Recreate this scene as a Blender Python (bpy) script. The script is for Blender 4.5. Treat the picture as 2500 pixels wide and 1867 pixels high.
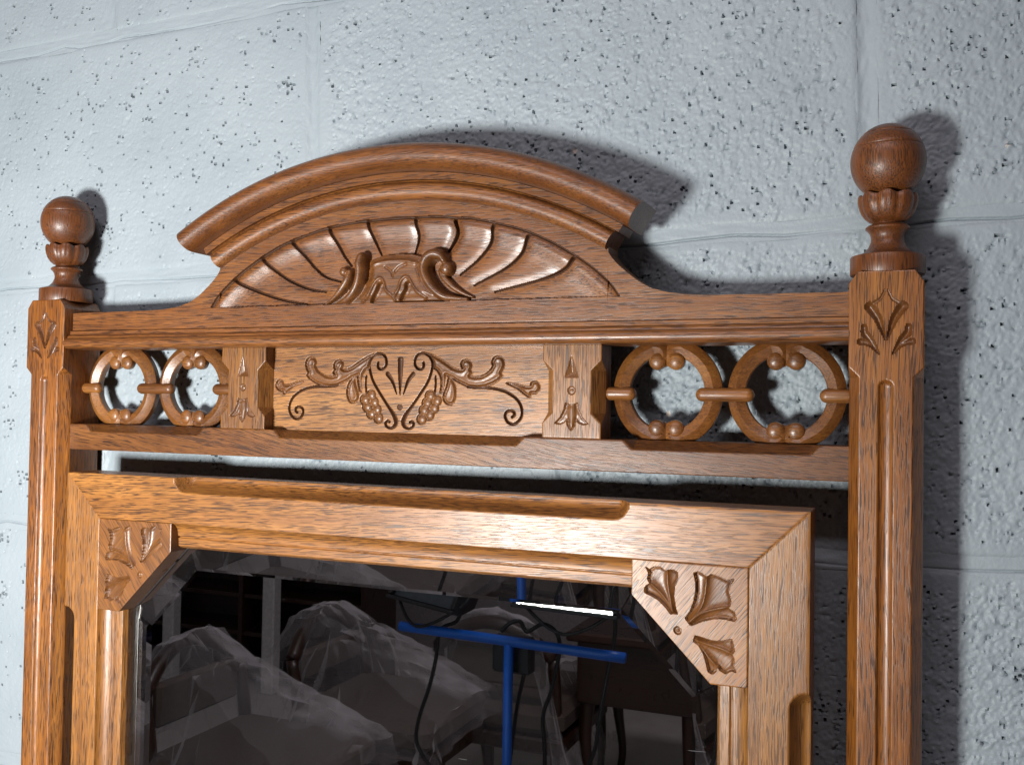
import bpy, math, random
import numpy as np
from mathutils import Matrix, Vector

for _o in list(bpy.data.objects):
    bpy.data.objects.remove(_o)
SC = bpy.context.scene
COL = SC.collection
EYE = 1.35                       # height of the lens above the floor (m); z below is counted in mm from here
R = math.radians

# ------------------------------------------------------------------ camera
cd = bpy.data.cameras.new('camera')
cam = bpy.data.objects.new('camera', cd)
COL.objects.link(cam)
cd.sensor_fit = 'HORIZONTAL'
cd.sensor_width = 36.0
cd.lens = 34.2
cd.clip_start = 0.02
cd.clip_end = 100
_rt = Vector((0.92554013, 0.37831329, 0.01595376))
_dn = Vector((0.00605762, 0.02733431, -0.99960799))
_fw = Vector((-0.37860107, 0.92527396, 0.02300733))
_m = Matrix((_rt, -_dn, -_fw)).transposed().to_4x4()
_m.translation = Vector((0.36386, -0.644, EYE))
cam.matrix_world = _m
SC.camera = cam

# ------------------------------------------------------------------ world: dim even light of the workshop
wd = bpy.data.worlds.new('World')
SC.world = wd
wd.use_nodes = True
bg = wd.node_tree.nodes['Background']
bg.inputs[0].default_value = (1.0, 0.90, 0.95, 1)
bg.inputs[1].default_value = 0.075

# ------------------------------------------------------------------ the one lit lamp (work light on the blue stand)
LAMP = Vector((-0.240, -1.120, EYE - 0.305))
LAMP_AIM = Vector((-0.36, 0.0, EYE + 0.0))
ld = bpy.data.lights.new('work_lamp_light', 'AREA')
ld.shape = 'RECTANGLE'
ld.size = 0.20
ld.size_y = 0.165
ld.energy = 13.4
ld.color = (1.0, 0.985, 0.95)
ld.spread = R(116)
lamp = bpy.data.objects.new('work_lamp_light', ld)
COL.objects.link(lamp)
lamp.location = LAMP
lamp.rotation_euler = (LAMP_AIM - LAMP).to_track_quat('-Z', 'Y').to_euler()

# the strip light under the workshop ceiling, out of the picture: faint light from above
cl = bpy.data.lights.new('ceiling_strip_light', 'AREA')
cl.shape = 'RECTANGLE'
cl.size = 1.5
cl.size_y = 0.35
cl.energy = 15.0
cl.color = (1.0, 0.88, 0.93)
clo = bpy.data.objects.new('ceiling_strip_light', cl)
COL.objects.link(clo)
clo.location = (0.05, -1.25, 2.60)

# ------------------------------------------------------------------ render settings
SC.render.engine = 'CYCLES'
SC.cycles.use_denoising = True
SC.cycles.caustics_reflective = False
SC.cycles.caustics_refractive = False
SC.cycles.sample_clamp_indirect = 4.0
SC.cycles.max_bounces = 12
SC.cycles.glossy_bounces = 6
SC.cycles.transmission_bounces = 8
SC.cycles.transparent_max_bounces = 12
vs = SC.view_settings
vs.view_transform = 'Standard'
vs.look = 'None'
vs.gamma = 1
vs.use_curve_mapping = False
vs.exposure = 0.0

# ------------------------------------------------------------------ helpers
rng = np.random.default_rng(7)


def mk(name, V, F, mat, parent=None, smooth=True, sharp=None, grain=None, loc=None):
    """one mesh object from an (n,3) array in metres and a list / array of faces"""
    V = np.asarray(V, dtype=np.float64)
    me = bpy.data.meshes.new(name)
    if isinstance(F, np.ndarray):
        k = F.shape[1]
        me.vertices.add(len(V))
        me.vertices.foreach_set('co', V.ravel())
        me.loops.add(F.size)
        me.loops.foreach_set('vertex_index', F.ravel().astype(np.int32))
        me.polygons.add(len(F))
        me.polygons.foreach_set('loop_start', (np.arange(len(F)) * k).astype(np.int32))
        me.update(calc_edges=True)
        me.validate()
    else:
        me.from_pydata([tuple(v) for v in V], [], [list(f) for f in F])
        me.update()
    if smooth:
        me.polygons.foreach_set('use_smooth', np.ones(len(me.polygons), dtype=bool))
        if sharp:
            me.set_sharp_from_angle(angle=R(sharp))
    if mat is not None:
        me.materials.append(mat)
    o = bpy.data.objects.new(name, me)
    COL.objects.link(o)
    if parent is not None:
        o.parent = parent
    if loc is not None:
        o.location = loc
    if grain is not None:
        o['grain'] = float(grain)
    return o


def empty(name, loc=(0, 0, 0), parent=None):
    o = bpy.data.objects.new(name, None)
    o.empty_display_size = 0.05
    COL.objects.link(o)
    o.location = loc
    if parent is not None:
        o.parent = parent
    return o


def tag(o, label, cat=None, group=None, kind=None):
    if label:
        o['label'] = label
    if cat:
        o['category'] = cat
    if group:
        o['group'] = group
    if kind:
        o['kind'] = kind
    return o


ROOT_Y = 22.0                    # mm: the mirror's base sits under the middle of its posts


def W(P):
    """mm in the plane of the mirror -> metres below the mirror's own Empty (which stands on the floor)"""
    P = np.asarray(P, dtype=np.float64)
    return np.stack([P[..., 0], P[..., 1] - ROOT_Y, P[..., 2] + EYE * 1000], -1) * 0.001


def spline(pts, n=10, closed=False):
    """Catmull-Rom through the points (any dimension)"""
    P = np.asarray(pts, float)
    m = len(P)
    if closed:
        Q = np.vstack([P[-1:], P, P[:2]])
        cnt = m
    else:
        Q = np.vstack([2 * P[:1] - P[1:2], P, 2 * P[-1:] - P[-2:-1]])
        cnt = m - 1
    out = []
    for i in range(cnt):
        a, b, c, d = Q[i:i + 4]
        for t in np.linspace(0, 1, n, endpoint=False):
            out.append(0.5 * (2 * b + (c - a) * t + (2 * a - 5 * b + 4 * c - d) * t * t + (3 * b - a - 3 * c + d) * t ** 3))
    if not closed:
        out.append(P[-1])
    return np.array(out)


def stroke(X, Z, pts, w, n=6):
    """distance to a curve divided by its local half-width (1 = its edge); also the local half-width"""
    pts = np.asarray(pts, float)
    w = np.broadcast_to(np.asarray(w, float), (len(pts),))
    S = spline(np.c_[pts, w], n)
    best = np.full(X.shape, 1e3)
    bw = np.ones(X.shape)
    m = S[:, 2].max() * 3 + 8
    sel = (X > S[:, 0].min() - m) & (X < S[:, 0].max() + m) & (Z > S[:, 1].min() - m) & (Z < S[:, 1].max() + m)
    x, z = X[sel], Z[sel]
    b, ww = np.full(x.shape, 1e3), np.ones(x.shape)
    for (x0, z0, w0), (x1, z1, w1) in zip(S[:-1], S[1:]):
        dx, dz = x1 - x0, z1 - z0
        L = dx * dx + dz * dz + 1e-12
        t = np.clip(((x - x0) * dx + (z - z0) * dz) / L, 0, 1)
        d = np.hypot(x - x0 - t * dx, z - z0 - t * dz)
        wl = np.maximum(w0 + (w1 - w0) * t, 0.05)
        q = d / wl
        up = q < b
        b[up] = q[up]
        ww[up] = wl[up]
    best[sel], bw[sel] = b, ww
    return best, bw


def inside(X, Z, pts, smooth=False):
    """signed distance to a polygon, positive inside"""
    P = spline(pts, 4, True) if smooth else np.asarray(pts, float)
    out = np.full(X.shape, -1e3)
    sel = (X > P[:, 0].min() - 3) & (X < P[:, 0].max() + 3) & (Z > P[:, 1].min() - 3) & (Z < P[:, 1].max() + 3)
    x, z = X[sel], Z[sel]
    d = np.full(x.shape, 1e3)
    ins = np.zeros(x.shape, bool)
    for (x0, z0), (x1, z1) in zip(P, np.roll(P, -1, 0)):
        dx, dz = x1 - x0, z1 - z0
        t = np.clip(((x - x0) * dx + (z - z0) * dz) / (dx * dx + dz * dz + 1e-12), 0, 1)
        d = np.minimum(d, np.hypot(x - x0 - t * dx, z - z0 - t * dz))
        if z0 != z1:
            ins ^= ((z0 > z) != (z1 > z)) & (x < (x1 - x0) * (z - z0) / (z1 - z0) + x0)
    out[sel] = np.where(ins, d, -d)
    return out


def sstep(a, b, x):
    t = np.clip((x - a) / (b - a), 0, 1)
    return t * t * (3 - 2 * t)


def fft_noise(shape, pitch, wl, width=0.45, seed=0):
    """band of random relief around the wavelength wl (mm), unit variance"""
    g = np.random.default_rng(seed)
    n = g.standard_normal(shape)
    fy = np.fft.fftfreq(shape[0], pitch)[:, None]
    fx = np.fft.rfftfreq(shape[1], pitch)[None, :]
    f = np.hypot(fx, fy)
    flt = np.exp(-0.5 * (np.log(np.maximum(f, 1e-6) * wl) / width) ** 2)
    flt[0, 0] = 0
    r = np.fft.irfft2(np.fft.rfft2(n) * flt, s=shape)
    return r / (r.std() + 1e-9)


def grid_faces(nx, nz):
    i, j = np.meshgrid(np.arange(nx - 1), np.arange(nz - 1), indexing='ij')
    a = i * nz + j
    return np.stack([a, a + nz, a + nz + 1, a + 1], -1).reshape(-1, 4)


def carved(name, X, Z, Y, back, mat, parent, labels=None, names=None, conv=W, grain=None, sharp=None, skirt=True, cutmat=None):
    """A carved slab: front surface Y(x,z) on a structured grid (first axis x, second z), closed with edges running back
    to the depth `back`.  labels: integer per grid vertex; faces of label k>0 become the child `names[k]` of the slab."""
    nx, nz = X.shape
    P = np.stack([X, Y, Z], -1).reshape(-1, 3)
    F = grid_faces(nx, nz)
    lab = None
    if labels is not None:
        l = labels.reshape(-1)
        lab = np.max(l[F], axis=1)
    fm = F if lab is None else F[lab == 0]
    V = P
    if skirt:
        ring = np.concatenate([np.arange(nx) * nz, (nx - 1) * nz + np.arange(1, nz), np.arange(nx - 2, -1, -1) * nz + nz - 1, np.arange(nz - 2, 0, -1)])
        B = P[ring].copy()
        B[:, 1] = back
        k = len(ring)
        FR = P[ring].copy()          # own edge loop, so that the arris stays crisp
        base = len(P)
        V = np.vstack([P, FR, B])
        a = base + np.arange(k)
        b = base + (np.arange(k) + 1) % k
        S = np.stack([b, a, a + k, b + k], -1)
        fm = np.vstack([fm, S])
    used = np.unique(fm)
    remap = np.full(len(V), -1)
    remap[used] = np.arange(len(used))
    o = mk(name, conv(V[used]), remap[fm], mat, parent, True, sharp, grain)
    subs = []
    if lab is not None:
        for kx in sorted(set(lab.tolist()) - {0}):
            f = F[lab == kx]
            u = np.unique(f)
            remap[u] = np.arange(len(u))
            subs.append(mk(names[kx], conv(P[u]), remap[f], (cutmat[kx] if isinstance(cutmat, dict) else cutmat) or mat, o, True, sharp, grain))
    return (o, subs) if labels is not None else o


def lathe(prof, n=48, cx=0.0, cy=0.0, fn=None):
    """prof: list of (r,z); fn(r,z,phi)->(r,z) for carved modulation.  Returns V,F in mm"""
    V, F = [], []
    for r, z in prof:
        for k in range(n):
            ph = 2 * math.pi * k / n
            rr, zz = fn(r, z, ph) if fn else (r, z)
            V.append((cx + rr * math.sin(ph), cy - rr * math.cos(ph), zz))
    for i in range(len(prof) - 1):
        for k in range(n):
            a, b = i * n + k, i * n + (k + 1) % n
            F.append((a, b, b + n, a + n))
    F.append(tuple(range(n))[::-1])
    F.append(tuple((len(prof) - 1) * n + k for k in range(n)))
    return np.array(V, float), F


def sweep(path, prof, up=None, closed=False, scale=None):
    """prof: closed (u,v) outline; path (n,3); u runs along the local side, v along +Y (depth).  Returns V,F"""
    P = np.asarray(path, float)
    n = len(P)
    T = np.gradient(P, axis=0)
    T /= np.linalg.norm(T, axis=1)[:, None]
    D = np.array([0, 1.0, 0])
    V, F = [], []
    for i in range(n):
        side = np.cross(D, T[i])
        side /= np.linalg.norm(side) + 1e-12
        s = 1.0 if scale is None else scale[i]
        for u, v in prof:
            V.append(P[i] + side * u * s + D * v * (s if scale is not None else 1))
    m = len(prof)
    for i in range(n - 1):
        for k in range(m):
            a, b = i * m + k, i * m + (k + 1) % m
            F.append((a, a + m, b + m, b))
    F.append(tuple(range(m)))
    F.append(tuple((n - 1) * m + k for k in range(m))[::-1])
    return np.array(V), F


def tube(pts, rad, n=10, sub=6):
    """round tube along a smooth curve, radii per point.  Returns V,F"""
    pts = np.asarray(pts, float)
    rad = np.broadcast_to(np.asarray(rad, float), (len(pts),))
    S = spline(np.c_[pts, rad], sub) if sub > 1 else np.c_[pts, rad]
    P, Rr = S[:, :3], S[:, 3]
    T = np.gradient(P, axis=0)
    T /= np.linalg.norm(T, axis=1)[:, None] + 1e-12
    ref = np.array([0.13, 0.37, 0.92])
    V, F = [], []
    for p, t, r in zip(P, T, Rr):
        a = np.cross(t, ref)
        a /= np.linalg.norm(a) + 1e-12
        b = np.cross(t, a)
        for k in range(n):
            ph = 2 * math.pi * k / n
            V.append(p + r * (math.cos(ph) * a + math.sin(ph) * b))
    for i in range(len(P) - 1):
        for k in range(n):
            a, b = i * n + k, i * n + (k + 1) % n
            F.append((a, b, b + n, a + n))
    F.append(tuple(range(n))[::-1])
    F.append(tuple((len(P) - 1) * n + k for k in range(n)))
    return np.array(V), F


def box(x0, x1, y0, y1, z0, z1, b=0.0):
    """box, edges chamfered by b.  Returns V,F"""
    if b <= 0:
        V = [(x, y, z) for x in (x0, x1) for y in (y0, y1) for z in (z0, z1)]
        return np.array(V, float), [(0, 1, 3, 2), (4, 6, 7, 5), (0, 4, 5, 1), (2, 3, 7, 6), (0, 2, 6, 4), (1, 5, 7, 3)]
    V, idx = [], {}
    lo, hi = (x0, y0, z0), (x1, y1, z1)
    for c in [(i, j, k) for i in (0, 1) for j in (0, 1) for k in (0, 1)]:
        for ax in range(3):
            p = [hi[q] - b if c[q] else lo[q] + b for q in range(3)]
            p[ax] = hi[ax] if c[ax] else lo[ax]
            idx[(c, ax)] = len(V)
            V.append(p)
    F = []
    for ax in range(3):
        o = [q for q in range(3) if q != ax]
        for s in (0, 1):
            cs = []
            for q in ((0, 0), (1, 0), (1, 1), (0, 1)):
                c = [0, 0, 0]
                c[ax], c[o[0]], c[o[1]] = s, q[0], q[1]
                cs.append(idx[(tuple(c), ax)])
            F.append(cs)
        for q in ((0, 0), (0, 1), (1, 0), (1, 1)):      # edge chamfers along ax
            c0, c1 = [0, 0, 0], [0, 0, 0]
            c0[ax], c1[ax] = 0, 1
            for cc in (c0, c1):
                cc[o[0]], cc[o[1]] = q
            F.append([idx[(tuple(c0), o[0])], idx[(tuple(c1), o[0])], idx[(tuple(c1), o[1])], idx[(tuple(c0), o[1])]])
    for c in [(i, j, k) for i in (0, 1) for j in (0, 1) for k in (0, 1)]:
        F.append([idx[(c, 0)], idx[(c, 1)], idx[(c, 2)]])
    V = np.array(V, float)
    ctr = V.mean(0)
    F2 = []
    for f in F:
        p = V[f]
        nrm = np.cross(p[1] - p[0], p[2] - p[0])
        F2.append(f if np.dot(nrm, p.mean(0) - ctr) > 0 else f[::-1])
    return V, F2


def join(*vf):
    V, F, n = [], [], 0
    for v, f in vf:
        V.append(np.asarray(v, float))
        F += [[q + n for q in a] for a in f]
        n += len(v)
    return np.vstack(V), F


# ------------------------------------------------------------------ materials
def new_mat(name):
    m = bpy.data.materials.new(name)
    m.use_nodes = True
    nt = m.node_tree
    b = nt.nodes['Principled BSDF']
    return m, nt, b


def N(nt, kind, **kw):
    n = nt.nodes.new(kind)
    for k, v in kw.items():
        setattr(n, k, v)
    return n


def ramp(nt, stops, interp='LINEAR'):
    r = nt.nodes.new('ShaderNodeValToRGB')
    r.color_ramp.interpolation = interp
    e = r.color_ramp.elements
    while len(e) < len(stops):
        e.new(0.5)
    for i, (p, c) in enumerate(stops):
        e[i].position = p
        e[i].color = (*c, 1) if len(c) == 3 else c
    return r


def mixc(nt, fac, a, b, mode='MIX'):
    n = nt.nodes.new('ShaderNodeMix')
    n.data_type = 'RGBA'
    n.blend_type = mode
    if isinstance(fac, (int, float)):
        n.inputs[0].default_value = fac
    else:
        nt.links.new(fac, n.inputs[0])
    for s, v in ((6, a), (7, b)):
        if isinstance(v, tuple):
            n.inputs[s].default_value = (*v, 1)
        else:
            nt.links.new(v, n.inputs[s])
    return n.outputs[2]


def noise(nt, vec, scale, detail=3, rough=0.5, dist=0.0):
    n = nt.nodes.new('ShaderNodeTexNoise')
    n.inputs['Scale'].default_value = scale
    n.inputs['Detail'].default_value = detail
    n.inputs['Roughness'].default_value = rough
    n.inputs['Distortion'].default_value = dist
    nt.links.new(vec, n.inputs['Vector'])
    return n.outputs['Fac']


def math_n(nt, op, a, b=0.0, clamp=False):
    n = nt.nodes.new('ShaderNodeMath')
    n.operation = op
    n.use_clamp = clamp
    for i, v in enumerate((a, b)):
        if isinstance(v, (int, float)):
            n.inputs[i].default_value = v
        else:
            nt.links.new(v, n.inputs[i])
    return n.outputs[0]


def oak(name, angle=0.0, dark=(0.185, 0.066, 0.020), mid=(0.285, 0.118, 0.038), light=(0.40, 0.19, 0.070), pore=1.0, rough=0.45, coat=0.58, wav=0.0, plen=58.0):
    """stained, waxed oak; grain runs along x, turned by `angle` degrees in the plane of the board"""
    dark, mid, light = [tuple(q * k for q, k in zip(c_, (0.94, 0.91, 0.62))) for c_ in (dark, mid, light)]
    m, nt, b = new_mat(name)
    L = nt.links.new
    tc = N(nt, 'ShaderNodeTexCoord')
    at = N(nt, 'ShaderNodeAttribute', attribute_type='OBJECT', attribute_name='grain')
    mp = N(nt, 'ShaderNodeMapping')
    mp.inputs['Rotation'].default_value = (0, R(angle), 0)
    L(tc.outputs['Object'], mp.inputs['Vector'])
    cb = N(nt, 'ShaderNodeCombineXYZ')
    L(math_n(nt, 'MULTIPLY', at.outputs['Fac'], 1.37), cb.inputs[0])
    L(math_n(nt, 'MULTIPLY', at.outputs['Fac'], 0.71), cb.inputs[1])
    L(math_n(nt, 'MULTIPLY', at.outputs['Fac'], 2.13), cb.inputs[2])
    ad = N(nt, 'ShaderNodeVectorMath', operation='ADD')
    L(mp.outputs[0], ad.inputs[0])
    L(cb.outputs[0], ad.inputs[1])
    base = ad.outputs[0]
    # slow wander of the grain
    wn = N(nt, 'ShaderNodeTexNoise')
    wn.inputs['Scale'].default_value = 5.0
    wn.inputs['Detail'].default_value = 2
    L(base, wn.inputs['Vector'])
    wv = N(nt, 'ShaderNodeVectorMath', operation='MULTIPLY_ADD')
    L(wn.outputs['Color'], wv.inputs[0])
    wv.inputs[1].default_value = (0.0, 0.01, 0.016 + wav)
    L(base, wv.inputs[2])

    def st(sx, sy, sz):
        q = N(nt, 'ShaderNodeVectorMath', operation='MULTIPLY')
        L(wv.outputs[0], q.inputs[0])
        q.inputs[1].default_value = (sx, sy, sz)
        return q.outputs[0]
    rings = noise(nt, st(1.6, 60, 75), 1.0, 3, 0.55, 0.6)
    broad = noise(nt, st(3, 9, 9), 1.0, 2, 0.5)
    fibre = noise(nt, st(28, 900, 900), 1.0, 2, 0.6)
    # pores: short dark dashes, gathered in the early-wood bands, and finer ones everywhere
    pn = noise(nt, st(plen, 1550, 1550), 1.0, 1.0, 0.5)
    band = noise(nt, st(3, 130, 170), 1.0, 1, 0.5, 0.3)
    thr = math_n(nt, 'MULTIPLY_ADD', band, -0.30)
    thr.node.inputs[2].default_value = 0.686
    pd = math_n(nt, 'SUBTRACT', pn, thr)
    p1 = math_n(nt, 'MULTIPLY', pd, 13.0, True)
    pf = noise(nt, st(plen * 1.2, 2300, 2300), 1.0, 0.5, 0.5)
    p2 = math_n(nt, 'MULTIPLY', math_n(nt, 'SUBTRACT', pf, 0.60), 5.0, True)
    pores = math_n(nt, 'MAXIMUM', p1, math_n(nt, 'MULTIPLY', p2, 0.75))
    tone = math_n(nt, 'MULTIPLY_ADD', rings, 0.62)
    L(math_n(nt, 'MULTIPLY', broad, 0.38), tone.node.inputs[2])
    cr = ramp(nt, [(0.30, dark), (0.5, mid), (0.72, light)])
    L(tone, cr.inputs[0])
    fr = ramp(nt, [(0.25, (0.70, 0.67, 0.63)), (0.75, (1.24, 1.24, 1.22))])
    L(fibre, fr.inputs[0])
    # every board has its own depth of stain
    hs = math_n(nt, 'FRACT', math_n(nt, 'MULTIPLY', at.outputs['Fac'], 0.377))
    tn = ramp(nt, [(0.0, (0.80, 0.79, 0.78)), (1.0, (1.16, 1.17, 1.18))])
    L(hs, tn.inputs[0])
    # worn and dulled patches in the old polish
    dull = noise(nt, base, 14.0, 4, 0.65)
    dr = ramp(nt, [(0.35, (0.86, 0.85, 0.84)), (0.65, (1.08, 1.08, 1.08))])
    L(dull, dr.inputs[0])
    c = mixc(nt, 1.0, cr.outputs[0], fr.outputs[0], 'MULTIPLY')
    c = mixc(nt, 1.0, c, tn.outputs[0], 'MULTIPLY')
    c = mixc(nt, 1.0, c, dr.outputs[0], 'MULTIPLY')
    c = mixc(nt, math_n(nt, 'MULTIPLY', pores, 0.85 * pore), c, (0.040, 0.014, 0.005))
    L(c, b.inputs['Base Color'])
    rr = math_n(nt, 'MULTIPLY_ADD', fibre, 0.16)
    rr.node.inputs[2].default_value = rough - 0.08
    L(rr, b.inputs['Roughness'])
    b.inputs['Specular IOR Level'].default_value = 0.36
    b.inputs['Coat Weight'].default_value = coat
    cg = math_n(nt, 'MULTIPLY_ADD', dull, 0.22)
    cg.node.inputs[2].default_value = 0.19
    L(cg, b.inputs['Coat Roughness'])
    h = math_n(nt, 'MULTIPLY_ADD', pores, -0.8)
    L(math_n(nt, 'MULTIPLY', fibre, 0.5), h.node.inputs[2])
    bp = N(nt, 'ShaderNodeBump')
    bp.inputs['Strength'].default_value = 0.32
    bp.inputs['Distance'].default_value = 0.0005
    L(h, bp.inputs['Height'])
    L(bp.outputs[0], b.inputs['Normal'])
    b2 = N(nt, 'ShaderNodeBump')
    b2.inputs['Strength'].default_value = 0.12
    b2.inputs['Distance'].default_value = 0.0005
    L(h, b2.inputs['Height'])
    L(b2.outputs[0], b.inputs['Coat Normal'])
    return m


M_H = oak('oak_along', 0, (0.150, 0.052, 0.018), (0.235, 0.088, 0.030), (0.330, 0.140, 0.052))
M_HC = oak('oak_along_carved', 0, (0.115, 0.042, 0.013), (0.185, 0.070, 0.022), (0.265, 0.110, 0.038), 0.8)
M_HG = oak('oak_dark_in_cuts', 0, (0.050, 0.018, 0.007), (0.080, 0.029, 0.011), (0.120, 0.047, 0.018), 0.5, 0.6, 0.1)  # much darker oak tone, set on the incised cuts and flutes
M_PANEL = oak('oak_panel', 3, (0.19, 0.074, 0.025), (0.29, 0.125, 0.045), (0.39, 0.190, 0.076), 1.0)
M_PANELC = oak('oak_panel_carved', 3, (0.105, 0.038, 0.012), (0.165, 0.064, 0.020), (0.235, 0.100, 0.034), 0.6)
M_RAIL = oak('oak_lower_rail', -9, (0.135, 0.048, 0.017), (0.22, 0.086, 0.030), (0.315, 0.142, 0.054), 1.1, 0.44, 0.3, 0.02)
M_V = oak('oak_upright', 90, (0.175, 0.066, 0.020), (0.265, 0.110, 0.034), (0.360, 0.170, 0.060), 1.0)
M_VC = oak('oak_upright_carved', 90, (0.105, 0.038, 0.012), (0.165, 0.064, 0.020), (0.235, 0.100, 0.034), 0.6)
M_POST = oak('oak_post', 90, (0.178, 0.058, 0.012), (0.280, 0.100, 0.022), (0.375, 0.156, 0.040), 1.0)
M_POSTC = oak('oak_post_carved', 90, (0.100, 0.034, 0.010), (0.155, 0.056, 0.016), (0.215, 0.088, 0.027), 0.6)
M_TURN = oak('oak_turned', 90, (0.095, 0.029, 0.010), (0.145, 0.046, 0.015), (0.205, 0.074, 0.025), 0.9, 0.44, 0.34)
M_CORN = oak('oak_cornice', 0, (0.100, 0.032, 0.010), (0.160, 0.056, 0.019), (0.230, 0.092, 0.032), 0.8, 0.42, 0.30)
M_FR = oak('oak_frame_rail', 3, (0.20, 0.076, 0.022), (0.30, 0.126, 0.040), (0.40, 0.192, 0.068), 1.0)
M_FV = oak('oak_frame_stile', 90, (0.20, 0.078, 0.022), (0.30, 0.128, 0.040), (0.395, 0.190, 0.067), 0.9)
M_D1 = oak('oak_diagonal', 52, (0.19, 0.074, 0.024), (0.29, 0.122, 0.043), (0.385, 0.184, 0.072), 1.1)
M_D2 = oak('oak_diagonal_left', -52, (0.165, 0.060, 0.019), (0.255, 0.102, 0.034), (0.345, 0.157, 0.057), 0.9)
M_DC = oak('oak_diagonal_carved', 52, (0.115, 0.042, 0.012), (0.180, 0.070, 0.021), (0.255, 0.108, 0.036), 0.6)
M_RING = oak('oak_fretwork', 0, (0.140, 0.050, 0.015), (0.220, 0.086, 0.027), (0.310, 0.138, 0.047), 0.6)


def plain(name, col, rough=0.5, metal=0.0, bump=0.0, scale=60.0, spec=0.5, var=0.15):
    m, nt, b = new_mat(name)
    tc = N(nt, 'ShaderNodeTexCoord')
    f = noise(nt, tc.outputs['Object'], scale, 3, 0.6)
    lo = tuple(c * (1 - var) for c in col)
    hi = tuple(min(1, c * (1 + var)) for c in col)
    cr = ramp(nt, [(0.3, lo), (0.7, hi)])
    nt.links.new(f, cr.inputs[0])
    nt.links.new(cr.outputs[0], b.inputs['Base Color'])
    b.inputs['Roughness'].default_value = rough
    b.inputs['Metallic'].default_value = metal
    b.inputs['Specular IOR Level'].default_value = spec
    if bump:
        bp = N(nt, 'ShaderNodeBump')
        bp.inputs['Strength'].default_value = bump
        bp.inputs['Distance'].default_value = 0.002
        nt.links.new(f, bp.inputs['Height'])
        nt.links.new(bp.outputs[0], b.inputs['Normal'])
    return m

# ------------------------------------------------------------------ lines of the carving (mm: x from the middle of the mirror, z from lens height)
SHELL_CUTS = [[(-154.8,100.1),(-143.6,94.1),(-124.4,86.8),(-104.3,81.2),(-84.6,78.0)],[(-126.5,116.0),(-115.5,106.6),(-100.7,97.2),(-82.3,90.0),(-66.8,87.3)],[(-97.5,128.0),(-88.2,118.8),(-77.5,107.3),(-67.1,99.3),(-53.1,95.0)],[(-62.9,137.2),(-56.3,126.0),(-49.8,114.9),(-43.3,107.1)],[(-28.0,140.7),(-22.9,127.6),(-16.5,114.5)],[(14.0,140.4),(16.6,127.7),(12.8,114.3)],[(47.6,137.4),(48.9,128.1),(40.1,113.1)],[(47.5,137.6),(49.3,127.3),(39.9,112.7)],[(78.8,131.5),(76.9,120.1),(66.7,108.1),(51.0,96.6)],[(106.6,122.4),(101.7,111.3),(88.7,100.5),(62.8,88.5)],[(141.5,104.9),(134.8,97.8),(116.2,91.0),(79.7,83.2)]]
CREST = {'tubeR':[(59.2,78.1),(49.4,78.7),(40.3,80.5),(32.3,86.5),(26.4,95.0),(24.5,102.8),(26.9,109.1),(31.8,112.1),(37.5,111.2),(40.4,107.3)],'strR':[(63.3,79.3),(55.0,82.7),(46.5,88.0),(39.3,95.2),(37.1,99.8)],'eyeR':[(42.0,101.2),(36.0,101.4)],'tubeL':[(-54.6,76.5),(-46.1,78.3),(-37.8,84.0),(-32.6,91.8),(-30.5,101.0),(-30.7,107.6),(-30.0,112.2)],'strL':[(-64.8,77.4),(-57.1,81.9),(-49.5,89.0),(-44.2,96.2),(-42.8,101.5)],'eyeL':[(-47.8,102.3),(-51.7,102.5)],'body':[(-23.9,110.0),(-17.9,112.0),(-9.0,113.6),(1.3,114.1),(11.6,113.7),(22.5,110.9),(22.7,102.2),(25.8,93.8),(33.1,84.6),(39.6,78.0),(23.9,77.8),(9.4,77.5),(-0.1,77.4),(-20.2,76.3),(-43.0,76.9),(-31.7,85.2),(-25.1,95.5)],'arc':[(-21.6,105.3),(-13.4,107.9),(-2.2,108.7),(8.8,108.0),(19.8,105.6)],'v1':[(-8.8,103.8),(-4.3,100.7),(-2.3,96.7)],'v2':[(8.9,105.4),(3.0,103.3),(-0.6,99.9)],'l1':[(-29.3,77.9),(-23.3,82.3),(-19.0,90.1),(-15.3,94.5),(-11.6,95.4),(-9.3,91.7),(-7.7,86.4),(-3.1,82.4),(-0.8,78.4)],'l2':[(-0.2,81.7),(3.4,86.8),(4.8,91.9),(8.3,95.7),(12.0,94.9),(15.8,89.0),(20.2,83.7),(26.0,79.7)],'h1':[(-13.0,89.9),(-15.8,84.1),(-21.7,77.7)],'h2':[(10.7,89.8),(10.0,85.3),(3.6,78.3)]}
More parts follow.
